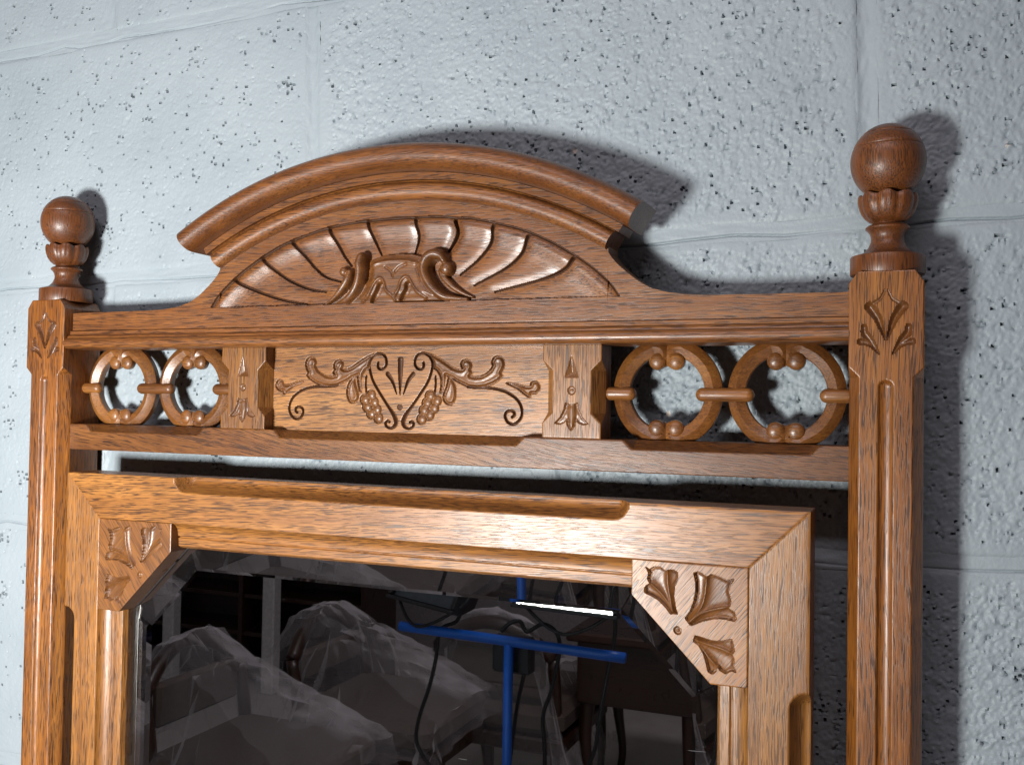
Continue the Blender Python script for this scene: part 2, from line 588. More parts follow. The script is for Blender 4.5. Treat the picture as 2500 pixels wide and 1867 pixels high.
FRIEZE = {'stem':[(17.5,31.3),(17.9,29.4),(17.0,27.0),(14.6,26.2),(11.8,27.5),(10.1,30.5),(10.5,34.3),(12.5,37.3),(16.8,38.6),(21.0,37.5),(24.1,34.3),(25.4,30.5),(24.9,26.2),(23.2,20.3),(20.9,15.4),(16.8,9.4),(12.0,2.8),(7.9,-2.6),(4.3,-7.0),(1.9,-10.9),(0.7,-14.7),(2.0,-18.0),(5.5,-19.5),(8.8,-18.4),(10.0,-15.9),(8.4,-14.0),(6.6,-14.6)],'leaf':[(18.0,38.6),(22.9,38.1),(27.1,36.4),(32.6,33.5),(37.4,30.5),(42.2,27.5),(45.8,26.2),(49.3,25.9),(50.8,26.7),(49.6,28.3),(49.2,30.7),(50.4,32.9),(53.3,33.7),(56.2,32.9),(58.0,30.7),(58.3,28.3),(57.2,25.7),(59.0,23.8),(56.7,21.2),(60.5,20.4),(65.7,20.9),(70.3,23.1),(73.7,25.7),(75.6,29.1),(74.7,31.5),(75.8,34.6),(78.6,36.2),(82.1,35.7),(84.4,33.3),(85.0,29.9),(83.9,26.2),(82.3,23.6),(83.7,21.3),(80.7,18.4),(76.2,15.7),(69.3,13.3),(62.4,12.5),(55.4,13.2),(49.5,15.6),(44.8,17.7),(41.8,19.8),(38.8,20.8),(36.4,21.9),(35.6,15.5),(34.2,9.0),(32.1,8.7),(32.9,14.4),(32.9,18.1),(31.6,21.9),(29.1,25.7),(26.4,27.0),(25.1,31.6),(22.3,35.9)],'drop':[(39.4,20.3),(41.8,18.2),(44.2,15.0),(45.5,10.2),(45.3,4.9),(43.3,0.6),(40.4,-0.5),(37.1,0.5),(34.9,3.7),(35.4,8.0),(37.2,12.3),(38.3,16.6)],'tendril':[(55.4,13.2),(63.6,12.5),(71.1,12.5),(77.9,11.8),(85.4,10.0),(91.6,7.0),(96.2,3.4),(99.0,-1.2),(99.7,-6.4),(98.1,-10.6),(94.8,-13.5),(91.4,-14.1),(88.0,-12.3),(86.3,-8.7),(87.0,-5.6),(90.1,-4.2),(92.9,-5.0),(93.8,-7.3),(91.9,-8.9)],'bud':[(86.9,16.1),(93.1,15.8),(99.9,14.1),(105.5,13.9),(106.5,16.4),(109.3,17.5),(112.0,16.5),(113.5,13.4),(112.7,10.8),(110.0,8.7),(106.6,8.7),(106.1,6.6),(104.5,6.1),(100.5,8.6),(95.5,12.2)],'grapes':[(23.5,6.0),(29.3,2.3),(20.9,0.5),(27.0,-3.4),(18.3,-5.2),(23.2,-8.6),(16.6,-12.0)],'gstem':[(28.0,20.8),(28.4,15.4),(27.9,10.0),(27.4,6.8)],'flute':[(-2.9,33.5),(-3.0,20.7),(-2.8,7.6)],'sflute':[(8.9,22.6),(4.4,16.9),(0.6,7.1)],'dot':[(-3.7,-3.5),(-1.4,-3.4)]}
CORNER = [{'o':[(202.7,-105.5),(205.5,-107.1),(208.2,-105.1),(212.5,-104.7),(216.3,-107.4),(218.7,-106.3),(221.7,-106.1),(224.2,-107.7),(224.5,-111.3),(222.5,-116.2),(221.9,-123.4),(223.2,-130.5),(224.5,-134.5),(221.5,-134.5),(219.6,-135.0),(216.6,-131.1),(211.6,-126.7),(206.6,-124.2),(202.3,-122.7),(202.2,-119.7),(203.5,-117.8),(205.6,-116.4),(204.0,-113.5),(204.9,-109.8)],'r':[[(221.4,-133.0),(218.4,-128.5),(212.8,-121.8),(205.9,-116.4)],[(221.4,-133.0),(219.5,-126.0),(217.6,-117.2),(216.9,-107.7)]]},{'o':[(234.7,-107.2),(238.0,-106.0),(240.4,-107.0),(242.8,-109.2),(246.3,-107.1),(250.4,-108.0),(255.7,-110.2),(260.6,-108.9),(258.3,-112.6),(257.2,-117.9),(259.0,-122.5),(258.2,-126.0),(256.8,-127.9),(261.1,-129.9),(262.3,-133.8),(261.2,-135.7),(254.8,-134.8),(247.8,-135.2),(240.7,-137.4),(234.8,-140.3),(233.0,-141.1),(229.4,-137.0),(232.3,-132.6),(234.6,-127.0),(236.0,-119.8),(236.0,-112.7)],'r':[[(232.4,-138.5),(238.8,-130.2),(241.7,-121.7),(242.8,-110.4)],[(232.4,-139.1),(239.5,-133.1),(248.9,-129.3),(256.5,-127.4)]]},{'o':[(236.1,-147.3),(240.8,-148.3),(246.7,-149.4),(253.8,-149.0),(259.6,-147.2),(260.8,-150.9),(261.4,-154.3),(259.7,-156.8),(261.4,-160.1),(260.9,-164.2),(262.4,-167.8),(259.2,-167.3),(255.7,-169.5),(252.2,-167.6),(250.4,-164.9),(249.9,-168.4),(247.6,-170.8),(244.6,-169.6),(243.4,-164.5),(241.5,-158.2),(238.5,-153.3),(234.9,-151.3)],'r':[[(236.7,-149.9),(243.2,-152.2),(252.1,-154.1),(259.7,-156.8)],[(237.3,-151.0),(242.1,-157.6),(246.9,-162.9),(249.9,-165.5)]]}]
CORNER_DOT = [(224.6,-145.2),(227.5,-144.9)]

# ================================================================== THE SETTING
# ---- painted concrete-block wall
def paint():
    m, nt, b = new_mat('grey_blue_wall_paint')
    L = nt.links.new
    tc = N(nt, 'ShaderNodeTexCoord')
    o = tc.outputs['Object']
    big = noise(nt, o, 7, 3, 0.6)
    cr = ramp(nt, [(0.3, (0.258, 0.306, 0.338)), (0.7, (0.308, 0.357, 0.388))])
    L(big, cr.inputs[0])
    fine = noise(nt, o, 420, 3, 0.6)
    # flakes where the paint has come off and pale block shows
    v = N(nt, 'ShaderNodeTexVoronoi', feature='F1')
    v.inputs['Scale'].default_value = 17
    L(o, v.inputs['Vector'])
    wob = noise(nt, o, 260, 2, 0.6)
    dd = math_n(nt, 'MULTIPLY_ADD', wob, 0.10)
    L(v.outputs['Distance'], dd.node.inputs[2])
    sp = math_n(nt, 'LESS_THAN', dd, 0.088)
    c = mixc(nt, sp, cr.outputs[0], (0.52, 0.46, 0.41))
    L(c, b.inputs['Base Color'])
    b.inputs['Roughness'].default_value = 0.50
    b.inputs['Specular IOR Level'].default_value = 0.40
    bp = N(nt, 'ShaderNodeBump')
    bp.inputs['Strength'].default_value = 0.35
    bp.inputs['Distance'].default_value = 0.0010
    L(fine, bp.inputs['Height'])
    L(bp.outputs[0], b.inputs['Normal'])
    return m


M_PAINT = paint()
WALL_Y = 0.052
PHI = 0.0255                                     # the courses climb a little to the right
COURSE, LONG, JOINT = 228.0, 442.0, 11.0
W0, U0 = 1468.5, -67.0
wall = empty('block_wall', (0, WALL_Y, 0))
wall.rotation_euler = (0, -PHI, 0.012)
tag(wall, 'grey-blue painted concrete block wall behind the carved oak mirror', 'wall')


def mmw(P):
    return np.asarray(P, float) * 0.001


def block(u0, w0, fine, rough, seed):
    lu, lw = LONG - JOINT, COURSE - JOINT
    p = 1.15 if fine else 60.0
    nu, nw = int(lu / p) + 1, int(lw / p) + 1
    U, Wv = np.meshgrid(np.linspace(0, lu, nu), np.linspace(0, lw, nw), indexing='ij')
    Y = np.zeros_like(U)
    if fine:
        sh = U.shape
        ed = np.minimum(np.minimum(U, lu - U), np.minimum(Wv, lw - Wv))
        wob = fft_noise(sh, p, 40, 0.5, seed + 5)
        fade = 0.18 + 0.82 * sstep(1.0, 15.0, ed + 4.0 * wob)
        r = 0.45 * (np.abs(fft_noise(sh, p, 7.5, 0.45, seed)) - 0.8) + 0.20 * fft_noise(sh, p, 11, 0.4, seed + 1) + 0.26 * fft_noise(sh, p, 3.3, 0.3, seed + 2)
        # holes: small, steep-walled, in loose swarms
        pn = fft_noise(sh, p, 4.4, 0.28, seed + 3) + 0.45 * fft_noise(sh, p, 45, 0.5, seed + 4)
        th = 2.24 + 0.60 * (rough - 0.45)
        pit = (4.0 + 3.5 * np.clip(fft_noise(sh, p, 12, 0.4, seed + 9), -1, 1)) * sstep(th, th + 0.45, pn)
        # crevices between the grains of the block
        cr = fft_noise(sh, p, 12, 0.32, seed + 7)
        crev = np.exp(-(cr / 0.13) ** 2) * sstep(0.25, 0.9, fft_noise(sh, p, 14, 0.4, seed + 8)) * 2.6
        Y = fade * (-(rough * r) + pit + crev * rough) + 0.4 * fft_noise(sh, p, 120, 0.5, seed + 6)
        Y += 1.3 * np.exp(-ed / 1.6)
    return carved('block', U + u0, Wv + w0, Y, 30.0, M_PAINT, wall, conv=mmw, skirt=True, sharp=58)


seed = 100
for k in range(-7, 4):
    w0 = W0 + k * COURSE + JOINT / 2
    off = U0 if k % 2 == 0 else U0 + LONG / 2
    for c in range(-4, 4):
        u0 = off + c * LONG + JOINT / 2
        uc, wc = u0 + LONG / 2, w0 + COURSE / 2 - EYE * 1000
        if wc + EYE * 1000 < 60:
            continue
        fine = -820 < uc < 830 and -420 < wc < 480
        if fine and wc < -250 and -300 < uc < 150:
            fine = False                          # behind the glass: never seen from in front
        if not fine and (uc < -1400 or uc > 1300):
            continue
        seed += 11
        rough = 0.34 + 0.66 * float(sstep(-350, 420, np.array(uc))) + 0.08 * math.sin(seed)
        block(u0, w0, fine, rough, seed)


def mortar():
    VV, FF, n0 = [], [], 0

    def add(U, Wv, Y):
        nonlocal n0
        P = np.stack([U, Y, Wv], -1).reshape(-1, 3)
        F = grid_faces(*U.shape)
        VV.append(P)
        FF.append(F + n0)
        n0 += len(P)
    g = np.random.default_rng(3)
    for k in range(-6, 4):
        wj = W0 + k * COURSE
        us = np.arange(-1500, 1500, 2.2)
        ws = np.linspace(-7.5, 7.5, 26)
        U, Wv = np.meshgrid(us, ws, indexing='ij')
        wand = np.interp(us, np.arange(-1500, 1501, 35.0), g.standard_normal(86) * 1.4)
        crack = 3.6 + wand[:, None]
        on = np.interp(us, np.arange(-1500, 1501, 60.0), np.clip(g.standard_normal(51) * 0.5 + (0.75 if k in (0, 1) else 0.4), 0, 1))
        Y = 0.75 + 0.10 * fft_noise(U.shape, 2.2, 30, 0.5, 40 + k) + 3.2 * np.exp(-((Wv + crack) / 0.7) ** 2) * on[:, None]
        add(U, Wv + wj, Y)
    for k in range(-6, 4):
        off = U0 if k % 2 == 0 else U0 + LONG / 2
        for c in range(-3, 4):
            uj = off + c * LONG
            ws = np.arange(W0 + k * COURSE + 5, W0 + (k + 1) * COURSE - 4, 2.2)
            us = np.linspace(-7.5, 7.5, 15)
            U, Wv = np.meshgrid(us, ws, indexing='ij')
            Y = 0.8 + 1.5 * np.clip(1 - (U / 6.0) ** 2, 0, 1) + 0.2 * fft_noise(U.shape, 2.2, 16, 0.5, 70 + k * 9 + c)
            add(U + uj, Wv, Y)
    mk('mortar_joints', mmw(np.vstack(VV)), np.vstack(FF), M_PAINT, wall)


mortar()

# ---- floor of the room the mirror looks into
def carpet():
    m, nt, b = new_mat('carpet')
    L = nt.links.new
    tc = N(nt, 'ShaderNodeTexCoord')
    o = tc.outputs['Object']
    a = noise(nt, o, 3.0, 4, 0.65)
    f = noise(nt, o, 260, 2, 0.6)
    cr = ramp(nt, [(0.3, (0.44, 0.39, 0.37)), (0.7, (0.58, 0.53, 0.50))])
    L(a, cr.inputs[0])
    fr = ramp(nt, [(0.3, (0.72, 0.72, 0.72)), (0.7, (1.15, 1.15, 1.15))])
    L(f, fr.inputs[0])
    L(mixc(nt, 1.0, cr.outputs[0], fr.outputs[0], 'MULTIPLY'), b.inputs['Base Color'])
    b.inputs['Roughness'].default_value = 0.95
    b.inputs['Specular IOR Level'].default_value = 0.1
    bp = N(nt, 'ShaderNodeBump')
    bp.inputs['Distance'].default_value = 0.004
    L(f, bp.inputs['Height'])
    L(bp.outputs[0], b.inputs['Normal'])
    return m


fl = mk('floor', [(-5, -4.2, 0), (2.2, -4.2, 0), (2.2, 0.09, 0), (-5, 0.09, 0)], [(0, 1, 2, 3)], carpet(), smooth=False)
fl['kind'] = 'structure'
bw_v, bw_f = box(-5, 2.2, -4.28, -4.2, 0.0, 2.3)
bw = mk('wall_back', bw_v, bw_f, plain('grey_room_wall', (0.33, 0.30, 0.31), 0.8), smooth=False)
bw['kind'] = 'structure'

# ================================================================== THE CARVED OAK MIRROR
mir = empty('carved_mirror', (0, ROOT_Y * 0.001, 0))
tag(mir, 'carved oak mirror with arched shell crest and ball finials against the grey wall', 'mirror')


def arris(Y, a=0.5, sides='xz'):
    """break the outermost row of a carved face so that its edges are not knife sharp"""
    if 'x' in sides:
        Y[0, :] += a
        Y[-1, :] += a
    if 'z' in sides:
        Y[:, 0] += a
        Y[:, -1] += a
    return Y


def lin(a, b, step):
    return np.linspace(a, b, max(2, int(round((b - a) / step)) + 1))


# ---- posts
HW = 21.9
zz = np.concatenate([[-1350, -1000, -700, -500, -400], lin(-345, 87, 0.75)])
uu = np.concatenate([[-1, -0.975], lin(-0.95, 0.95, 0.6 / HW), [0.975, 1]])
U, Z = np.meshgrid(uu, zz, indexing='ij')
half = HW - 0.72 * np.clip(Z - 79.5, 0, 9)
X = U * half
c = np.clip(27.0 - Z, 0, 6.4)
Y = np.clip(np.abs(X) - (HW - c), 0, 9) * 1.5
t, _ = stroke(X, Z, [(0, 14.3), (0, -60), (0, -350), (0, -900), (0, -1340)], 4.5, 2)
Y = np.maximum(Y, np.where(t < 1, 3.4 * np.sqrt(np.clip(1 - t * t, 0, 1)), 0))
lab = np.zeros(X.shape, int)
for sx in (-1, 1):
    for pts, w, dep in (
            ([(9.6, 64.6), (7.2, 61.2), (4.3, 56.0), (0.5, 44.0)], [3.0, 2.5, 2.1, 0.4], 2.3),
            ([(12.9, 52.0), (12.4, 48.2), (9.0, 43.6), (4.1, 35.4)], [1.7, 2.1, 2.0, 0.4], 1.9),
            ([(15.0, 43.0), (12.6, 42.6), (8.6, 41.0), (4.0, 35.6)], [1.9, 1.7, 1.6, 0.4], 1.7),
            ([(7.0, 67.0), (3.4, 69.6), (0.8, 75.0)], [0.9, 0.7, 0.4], 0.8)):
        t, _ = stroke(X * sx, Z, pts, w)
        # chip cut: one steep wall, one long slope
        cut = 1.45 * dep * np.clip(1.15 - t, 0, 1)
        cut = np.where(t < 1, cut + 0.15, 0)
        Y = np.maximum(Y, cut)
        lab[t < 1.0] = 1
Y += 0.05 * np.sin(Z * 0.9 + X * 2.0) * (lab > 0)
arris(Y, 0.5)
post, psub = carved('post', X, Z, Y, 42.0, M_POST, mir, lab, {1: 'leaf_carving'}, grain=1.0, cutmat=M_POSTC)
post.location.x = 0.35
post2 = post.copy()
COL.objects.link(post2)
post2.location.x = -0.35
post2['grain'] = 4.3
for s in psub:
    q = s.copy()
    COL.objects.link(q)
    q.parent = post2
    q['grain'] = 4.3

# ---- finials
def petal(r, z, ph):
    k = 0.5 + 0.5 * math.cos(8 * ph)
    f = min(1, max(0, (z - 120.5) / 15.0))
    g = -1.25 * (1 - k) ** 4 * (0.4 + 0.6 * f)            # cuts between the leaves
    vein = -0.35 * max(0, k - 0.9) * 10 * f
    return r + g + vein + 0.5 * f * k, z + (1.8 * k - 1.2) * f ** 3


base_prof = [(0.5, 86.0), (22.3, 86.6), (22.7, 87.4), (22.7, 97.6), (22.2, 98.6), (18.5, 99.4), (14.6, 101.2), (11.8, 104.2), (10.2, 108.0), (10.0, 110.5), (10.6, 113.0), (12.0, 115.0), (13.4, 116.2), (13.5, 117.2), (12.2, 118.4), (9.8, 119.2), (9.0, 121.0), (9.0, 126)]
cup_prof = [(7.5, 119.8), (11.2, 121.0), (14.0, 123.4), (16.1, 126.6), (17.3, 130.2), (17.9, 133.6), (17.8, 136.4), (16.9, 138.4), (15.6, 138.6), (13.6, 136.5), (12.5, 134)]
ball_prof = []
for i in range(41):
    a = -1.38 + (math.pi / 2 + 1.38) * i / 40
    ball_prof.append((max(0.3, 23.0 * math.cos(a)), 159.6 + 24.5 * math.sin(a)))
bp2 = []
for r, z in ball_prof:                                    # two incised lines
    for zl in (168.4, 177.2):
        r -= 0.55 * math.exp(-((z - zl) / 0.42) ** 2)
    bp2.append((max(r, 0.2), z))
extra = []
for zl in (168.4, 177.2):
    for dz in (-0.9, -0.45, 0, 0.45, 0.9):
        z = zl + dz
        r = 23.0 * math.sqrt(max(0, 1 - ((z - 159.6) / 24.5) ** 2)) - 0.55 * math.exp(-(dz / 0.42) ** 2)
        extra.append((r, z))
bp2 = sorted([p for p in bp2 if all(abs(p[1] - zl) > 1.0 for zl in (168.4, 177.2))] + extra, key=lambda p: p[1])
for side, gr in ((1, 2.0), (-1, 7.7)):
    v, f = lathe(base_prof, 56, 0, 22)
    fin = mk('finial', W(v), f, M_TURN, mir, True, 40, gr, (0.35 * side, 0, 0))
    v, f = lathe(cup_prof, 144, 0, 22, petal)
    mk('leaf_cup', W(v), f, M_TURN, fin, True, 50, gr)
    v, f = lathe(bp2, 72, 0, 22)
    mk('ball', W(v), f, M_TURN, fin, True, 50, gr)

# ---- arched crest board with the carved shell
ARC = -176.0
OUTX = [167.6, 170, 174, 178.7, 184, 190, 198, 210, 225, 245, 330]
OUTZ = [108.4, 104.5, 100, 95.7, 91.3, 86.8, 82.3, 78.7, 76.8, 76.0, 75.5]
SHX = [0, 30, 62, 95, 110, 126, 143, 154, 164, 171, 176.5]
SHZ = [142.3, 141.9, 138.8, 130.6, 125.2, 117.6, 107.6, 100.2, 92.0, 85.0, 77.2]
side_x = np.concatenate([[167.6], lin(168.4, 200, 0.8), lin(202, 329, 3.0)])
mid_x = lin(-167.4, 167.4, 0.48)
xs = np.concatenate([-side_x[::-1], mid_x, side_x])
top = np.where(np.abs(xs) < 167.5, ARC + np.sqrt(np.clip(348.5 ** 2 - xs ** 2, 0, None)), np.interp(np.abs(xs), OUTX, OUTZ))
vv = lin(0, 1, 1 / 200.0)
X = np.repeat(xs[:, None], len(vv), 1)
Z = 59.9 + (top[:, None] - 59.9) * vv[None, :]
Y = np.full(X.shape, 10.0)
arc_z = np.interp(np.abs(X), SHX, SHZ, right=0)
BASE = 76.9
shell = (Z > BASE) & (Z < arc_z)
ac = [(-x, z) for x, z in zip(SHX[::-1], SHZ[::-1])] + [(x, z) for x, z in zip(SHX[1:], SHZ[1:])]
d, _ = stroke(X, Z, ac, 1.0, 5)
d = np.where(d > 900, 60, d)
hin = np.interp(d, [0, 0.8, 2.0, 3.5, 5.0, 6.5, 8.0, 10.0, 12.0, 14.0, 16.5, 20.0, 26.0, 60.0],
                [2.6, 2.6, 1.6, 0.75, 0.35, 0.35, 0.65, 1.25, 1.85, 2.4, 2.9, 3.3, 3.6, 4.2])
cutlab = np.zeros(X.shape, bool)
for i, pts in enumerate(SHELL_CUTS):
    n = len(pts)
    t, w = stroke(X, Z, pts, np.linspace(1.7, 0.75, n))
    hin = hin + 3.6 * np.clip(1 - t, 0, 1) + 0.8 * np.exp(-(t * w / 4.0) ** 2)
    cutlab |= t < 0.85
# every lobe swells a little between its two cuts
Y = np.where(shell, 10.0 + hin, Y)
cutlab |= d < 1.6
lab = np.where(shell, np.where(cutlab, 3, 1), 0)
# scroll crest in the middle of the shell
CR = CREST
rise = np.full(X.shape, -1e3)


def raise_to(val, m):
    global rise
    rise = np.where(m, np.maximum(rise, val), rise)


bd = inside(X, Z, CR['body'])
body_h = 2.6 + 3.0 * sstep(0, 7, bd)
for key, w, hgt in (('arc', 1.0, 1.1), ('l1', 0.95, 1.5), ('l2', 0.95, 1.5)):
    t, _ = stroke(X, Z, CR[key], w)
    body_h = body_h + hgt * np.exp(-t * t)
for key, w, dep in (('v1', 0.8, 1.4), ('v2', 0.8, 1.4)):
    t, _ = stroke(X, Z, CR[key], w)
    body_h = body_h - dep * np.exp(-t * t)
for key in ('h1', 'h2'):
    t, _ = stroke(X, Z, CR[key], [2.4, 2.3, 1.2])
    body_h = np.where(t < 1.3, body_h - 4.6 * sstep(1.3, 0.6, t), body_h)
raise_to(body_h, bd > 0)
for key, rad in (('tubeR', [1.0, 2.2, 3.3, 4.0, 4.5, 4.7, 4.9, 4.7, 4.1, 2.9]), ('strR', [0.6, 1.5, 2.4, 2.9, 2.7]), ('tubeL', [1.3, 3.0, 4.1, 4.6, 4.9, 5.2, 4.6]), ('strL', [0.6, 1.9, 3.2, 3.6, 2.9])):
    t, w = stroke(X, Z, CR[key], rad)
    k = 1.9 if key[0] == 't' else 1.4
    raise_to(0.2 + w * k * np.sqrt(np.clip(1 - t * t, 0, 1)) + (1.0 if key[0] == 't' else 0), t < 1)
for key in ('eyeR', 'eyeL'):
    (ex, ez), (qx, qz) = CR[key]
    r = abs(ex - qx) * (0.92 if key == 'eyeR' else 1.0)
    t = np.hypot(X - ex, Z - ez) / r
    raise_to(1.2 + r * 1.0 * np.sqrt(np.clip(1 - t * t, 0, 1)), t < 1)
crest = (rise > -100) & (Z > BASE)
Y = np.where(crest, 12.0 - rise, Y)
lab = np.where(crest, 2, lab)
arris(Y, 0.6, 'z')
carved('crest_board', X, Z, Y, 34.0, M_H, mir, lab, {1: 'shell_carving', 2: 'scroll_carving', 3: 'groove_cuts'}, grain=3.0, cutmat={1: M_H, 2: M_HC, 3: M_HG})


def arch_moulding(name, prof, ang, mat, gr):
    th = np.linspace(-R(ang), R(ang), 121)
    V, F = [], []
    m = len(prof)
    for a in th:
        for r, y in prof:
            V.append((r * math.sin(a), y, ARC + r * math.cos(a)))
    for i in range(len(th) - 1):
        for k in range(m):
            p, q = i * m + k, i * m + (k + 1) % m
            F.append((p, p + m, q + m, q))
    F.append(tuple(range(m)))
    F.append(tuple((len(th) - 1) * m + k for k in range(m))[::-1])
    return mk(name, W(V), F, mat, mir, True, 38, gr)


nose = [(351.2, 30), (351.2, 4.0)]
for i in range(15):
    a = R(-168 + 158 * i / 14)
    nose.append((361.4 + 10.2 * math.cos(a) * (1.0 if math.cos(a) < 0 else 0.98), -1.0 + 13.2 * math.sin(a)))
nose += [(371.6, 6.0), (371.4, 30)]
arch_moulding('arched_cornice', nose, 32.0, M_CORN, 5.0)
arch_moulding('arched_fillet', [(345.2, 31), (345.2, 3.2), (350.9, 3.6), (350.9, 31)], 30.8, M_H, 3.4)
bead = [(330.4, 32), (330.4, 11.0)]
for i in range(11):
    a = R(-175 + 165 * i / 10)
    bead.append((337.4 + 6.8 * math.cos(a), 8.0 + 6.6 * math.sin(a)))
bead += [(344.9, 5.2), (344.9, 32)]
arch_moulding('arched_bead', bead, 30.2, M_H, 3.7)

# ---- moulded rail under the crest board
prof = [(38, 59.5), (8.6, 59.5), (7.4, 59.0), (7.2, 56.2), (6.9, 55.9), (5.9, 55.6), (4.8, 54.7), (4.1, 53.6), (3.9, 52.8), (3.2, 52.6)]
for i in range(13):
    a = R(108 + 160 * i / 12)
    prof.append((4.6 + 5.2 * math.cos(a), 48.2 + 4.7 * math.sin(a)))
prof += [(8.0, 43.4), (38, 43.4)]
V, F = [], []
xr = np.linspace(-328.3, 328.3, 9)
for x in xr:
    V += [(x, y, z) for y, z in prof]
m = len(prof)
for i in range(len(xr) - 1):
    for k in range(m):
        p, q = i * m + k, i * m + (k + 1) % m
        F.append((p, q, q + m, p + m))
F += [tuple(range(m))[::-1], tuple((len(xr) - 1) * m + k for k in range(m))]
mk('moulded_rail', W(V), F, M_H, mir, True, 38, 6.0)

# ---- lower rail with stopped chamfers
X, Z = np.meshgrid(lin(-329, 329, 1.1), lin(-45.4, -23.1, 0.6), indexing='ij')
cc = np.zeros(X.shape)
for a, b in ((-311, -181), (-112, 106), (180, 311)):
    cc = np.maximum(cc, np.clip(np.minimum(X - a, b - X), 0, 6.6))
Y = 10.0 + np.clip(Z - (-23.1 - cc), 0, 9) * 1.75
arris(Y, 0.45, 'z')
carved('lower_rail', X, Z, Y, 40.0, M_RAIL, mir, grain=8.0)

# ---- two carved blocks between rail and rail
X, Z = np.meshgrid(lin(-HW, HW, 0.55), lin(-23.0, 43.8, 0.55), indexing='ij')
c = np.clip(np.minimum(32.5 - Z, Z + 12.5), 0, 7.4)
Y = 10.0 + np.clip(np.abs(X) - (HW - c), 0, 9) * 1.6
lab = np.zeros(X.shape, int)
tri = inside(X, Z, [(-0.4, 36), (-5.0, 20.2), (4.8, 20.2)])
Y = np.where(tri > 0, Y + np.minimum(0.55 * tri + (Z < 22) * 0.0, 2.4) + 0.5, Y)
lab[tri > -0.3] = 1
r = np.hypot(X, Z - 10.8)
Y = np.where(r < 3.0, Y + 1.5 * np.sqrt(np.clip(1 - (r / 3.0) ** 2, 0, 1)) - 1.1 * np.exp(-(r / 1.5) ** 2), Y)
lab[r < 3.0] = 2
lil = inside(X, Z, [(-4.6, 2.0), (-1.5, 1.0), (1.5, 1.0), (4.4, 2.0), (5.4, -2.5), (8.0, -8.0), (12.4, -12.6), (8.6, -13.2), (5.0, -11.5), (3.6, -9.2), (3.0, -13.5), (0, -17.6), (-3.0, -13.5), (-3.6, -9.2), (-5.0, -11.5), (-8.6, -13.2), (-12.4, -12.6), (-8.0, -8.0), (-5.4, -2.5)])
t, _ = stroke(X, Z, [(0, 0.5), (0, -8), (0, -15)], [2.6, 3.0, 1.4])
Y = np.where(lil > 0, Y + 2.1 - 1.6 * np.sqrt(np.clip(1 - np.minimum(t, 1) ** 2, 0, 1)) - 0.35 * sstep(0.5, 3, lil), Y)
lab[lil > -0.3] = 3
arris(Y, 0.45)
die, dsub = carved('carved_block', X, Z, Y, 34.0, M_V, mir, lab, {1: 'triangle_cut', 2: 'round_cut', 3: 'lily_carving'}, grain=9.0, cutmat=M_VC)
die.location.x = 0.1419
die2 = die.copy()
COL.objects.link(die2)
die2.location.x = -0.1419
die2['grain'] = 11.2
for s in dsub:
    q = s.copy()
    COL.objects.link(q)
    q.parent = die2
    q['grain'] = 11.2

# ---- frieze panel with incised scrolls and grapes
X, Z = np.meshgrid(lin(-121, 121, 0.38), lin(-24, 44, 0.38), indexing='ij')
Y = np.full(X.shape, 22.0)
lab = np.zeros(X.shape, int)
XM = -2.4
for side in (1, -1):
    Xs = np.where(side > 0, X, 2 * XM - X)
    half_m = (Xs > XM - 3)
    FZ = FRIEZE
    base = np.zeros(X.shape)
    for key in ('leaf', 'drop', 'bud'):
        q = inside(Xs, Z, FZ[key], key != 'leaf')
        sunk = 2.7 - 2.2 * sstep(0.0, 2.6, q) + 0.16 * np.clip(q - 2.6, 0, 3)
        base = np.where((q > 0) & half_m, np.maximum(base, sunk), base)
        base = np.where((q > -0.55) & (q <= 0) & half_m, np.maximum(base, 1.8), base)
        lab[(q > -0.4) & half_m] = 1 if side > 0 else 2
    for key, w, dep in (('stem', 1.0, 3.0), ('tendril', 1.0, 3.0), ('gstem', 0.8, 2.4)):
        n = len(FZ[key])
        ww = np.full(n, w)
        if key == 'stem':
            ww[17:22] = [1.1, 1.4, 1.7, 1.7, 1.3]
        t, _ = stroke(Xs, Z, FZ[key], ww, 5)
        base = np.where(half_m & (t < 1.5), np.maximum(base, dep * np.clip(1.15 - t, 0, 1)), base)
        lab[(t < 1.0) & half_m] = 7 if side > 0 else 8
    t, _ = stroke(Xs, Z, FZ['sflute'], [1.7, 1.3, 0.35])
    base = np.where(half_m & (t < 1), np.maximum(base, 2.6 * np.sqrt(np.clip(1 - t * t, 0, 1))), base)
    lab[(t < 1.0) & half_m] = 5
    gm = np.full(X.shape, 1e3)
    for gx, gz in FZ['grapes']:
        gm = np.minimum(gm, np.hypot(Xs - gx, Z - gz))
    gh = 2.4 - 2.4 * np.sqrt(np.clip(1 - (gm / 3.9) ** 2, 0, 1))
    base = np.where(half_m & (gm < 4.6), np.where(gm < 3.9, gh, 2.4 * sstep(4.6, 4.0, gm)), base)
    lab[(gm < 4.3) & half_m] = 3 if side > 0 else 4
    Y = np.maximum(Y, np.where(half_m & (base != 0), 22.0 + base, 22.0))
    Y = np.where(half_m & (gm < 3.9), 22.0 + base, Y)
t, _ = stroke(X, Z, [(XM, 33.6), (XM, 20), (XM, 6.5)], [2.4, 1.8, 0.35])
Y = np.where(t < 1, 22 + 2.2 * np.sqrt(np.clip(1 - t * t, 0, 1)), Y)
lab[t < 1] = 5
r = np.hypot(X - XM, Z + 3.2)
Y = np.where(r < 2.3, 22 + 1.5 * np.sqrt(np.clip(1 - (r / 2.3) ** 2, 0, 1)) - 1.2 * np.exp(-(r / 1.2) ** 2), Y)
lab[r < 2.3] = 6
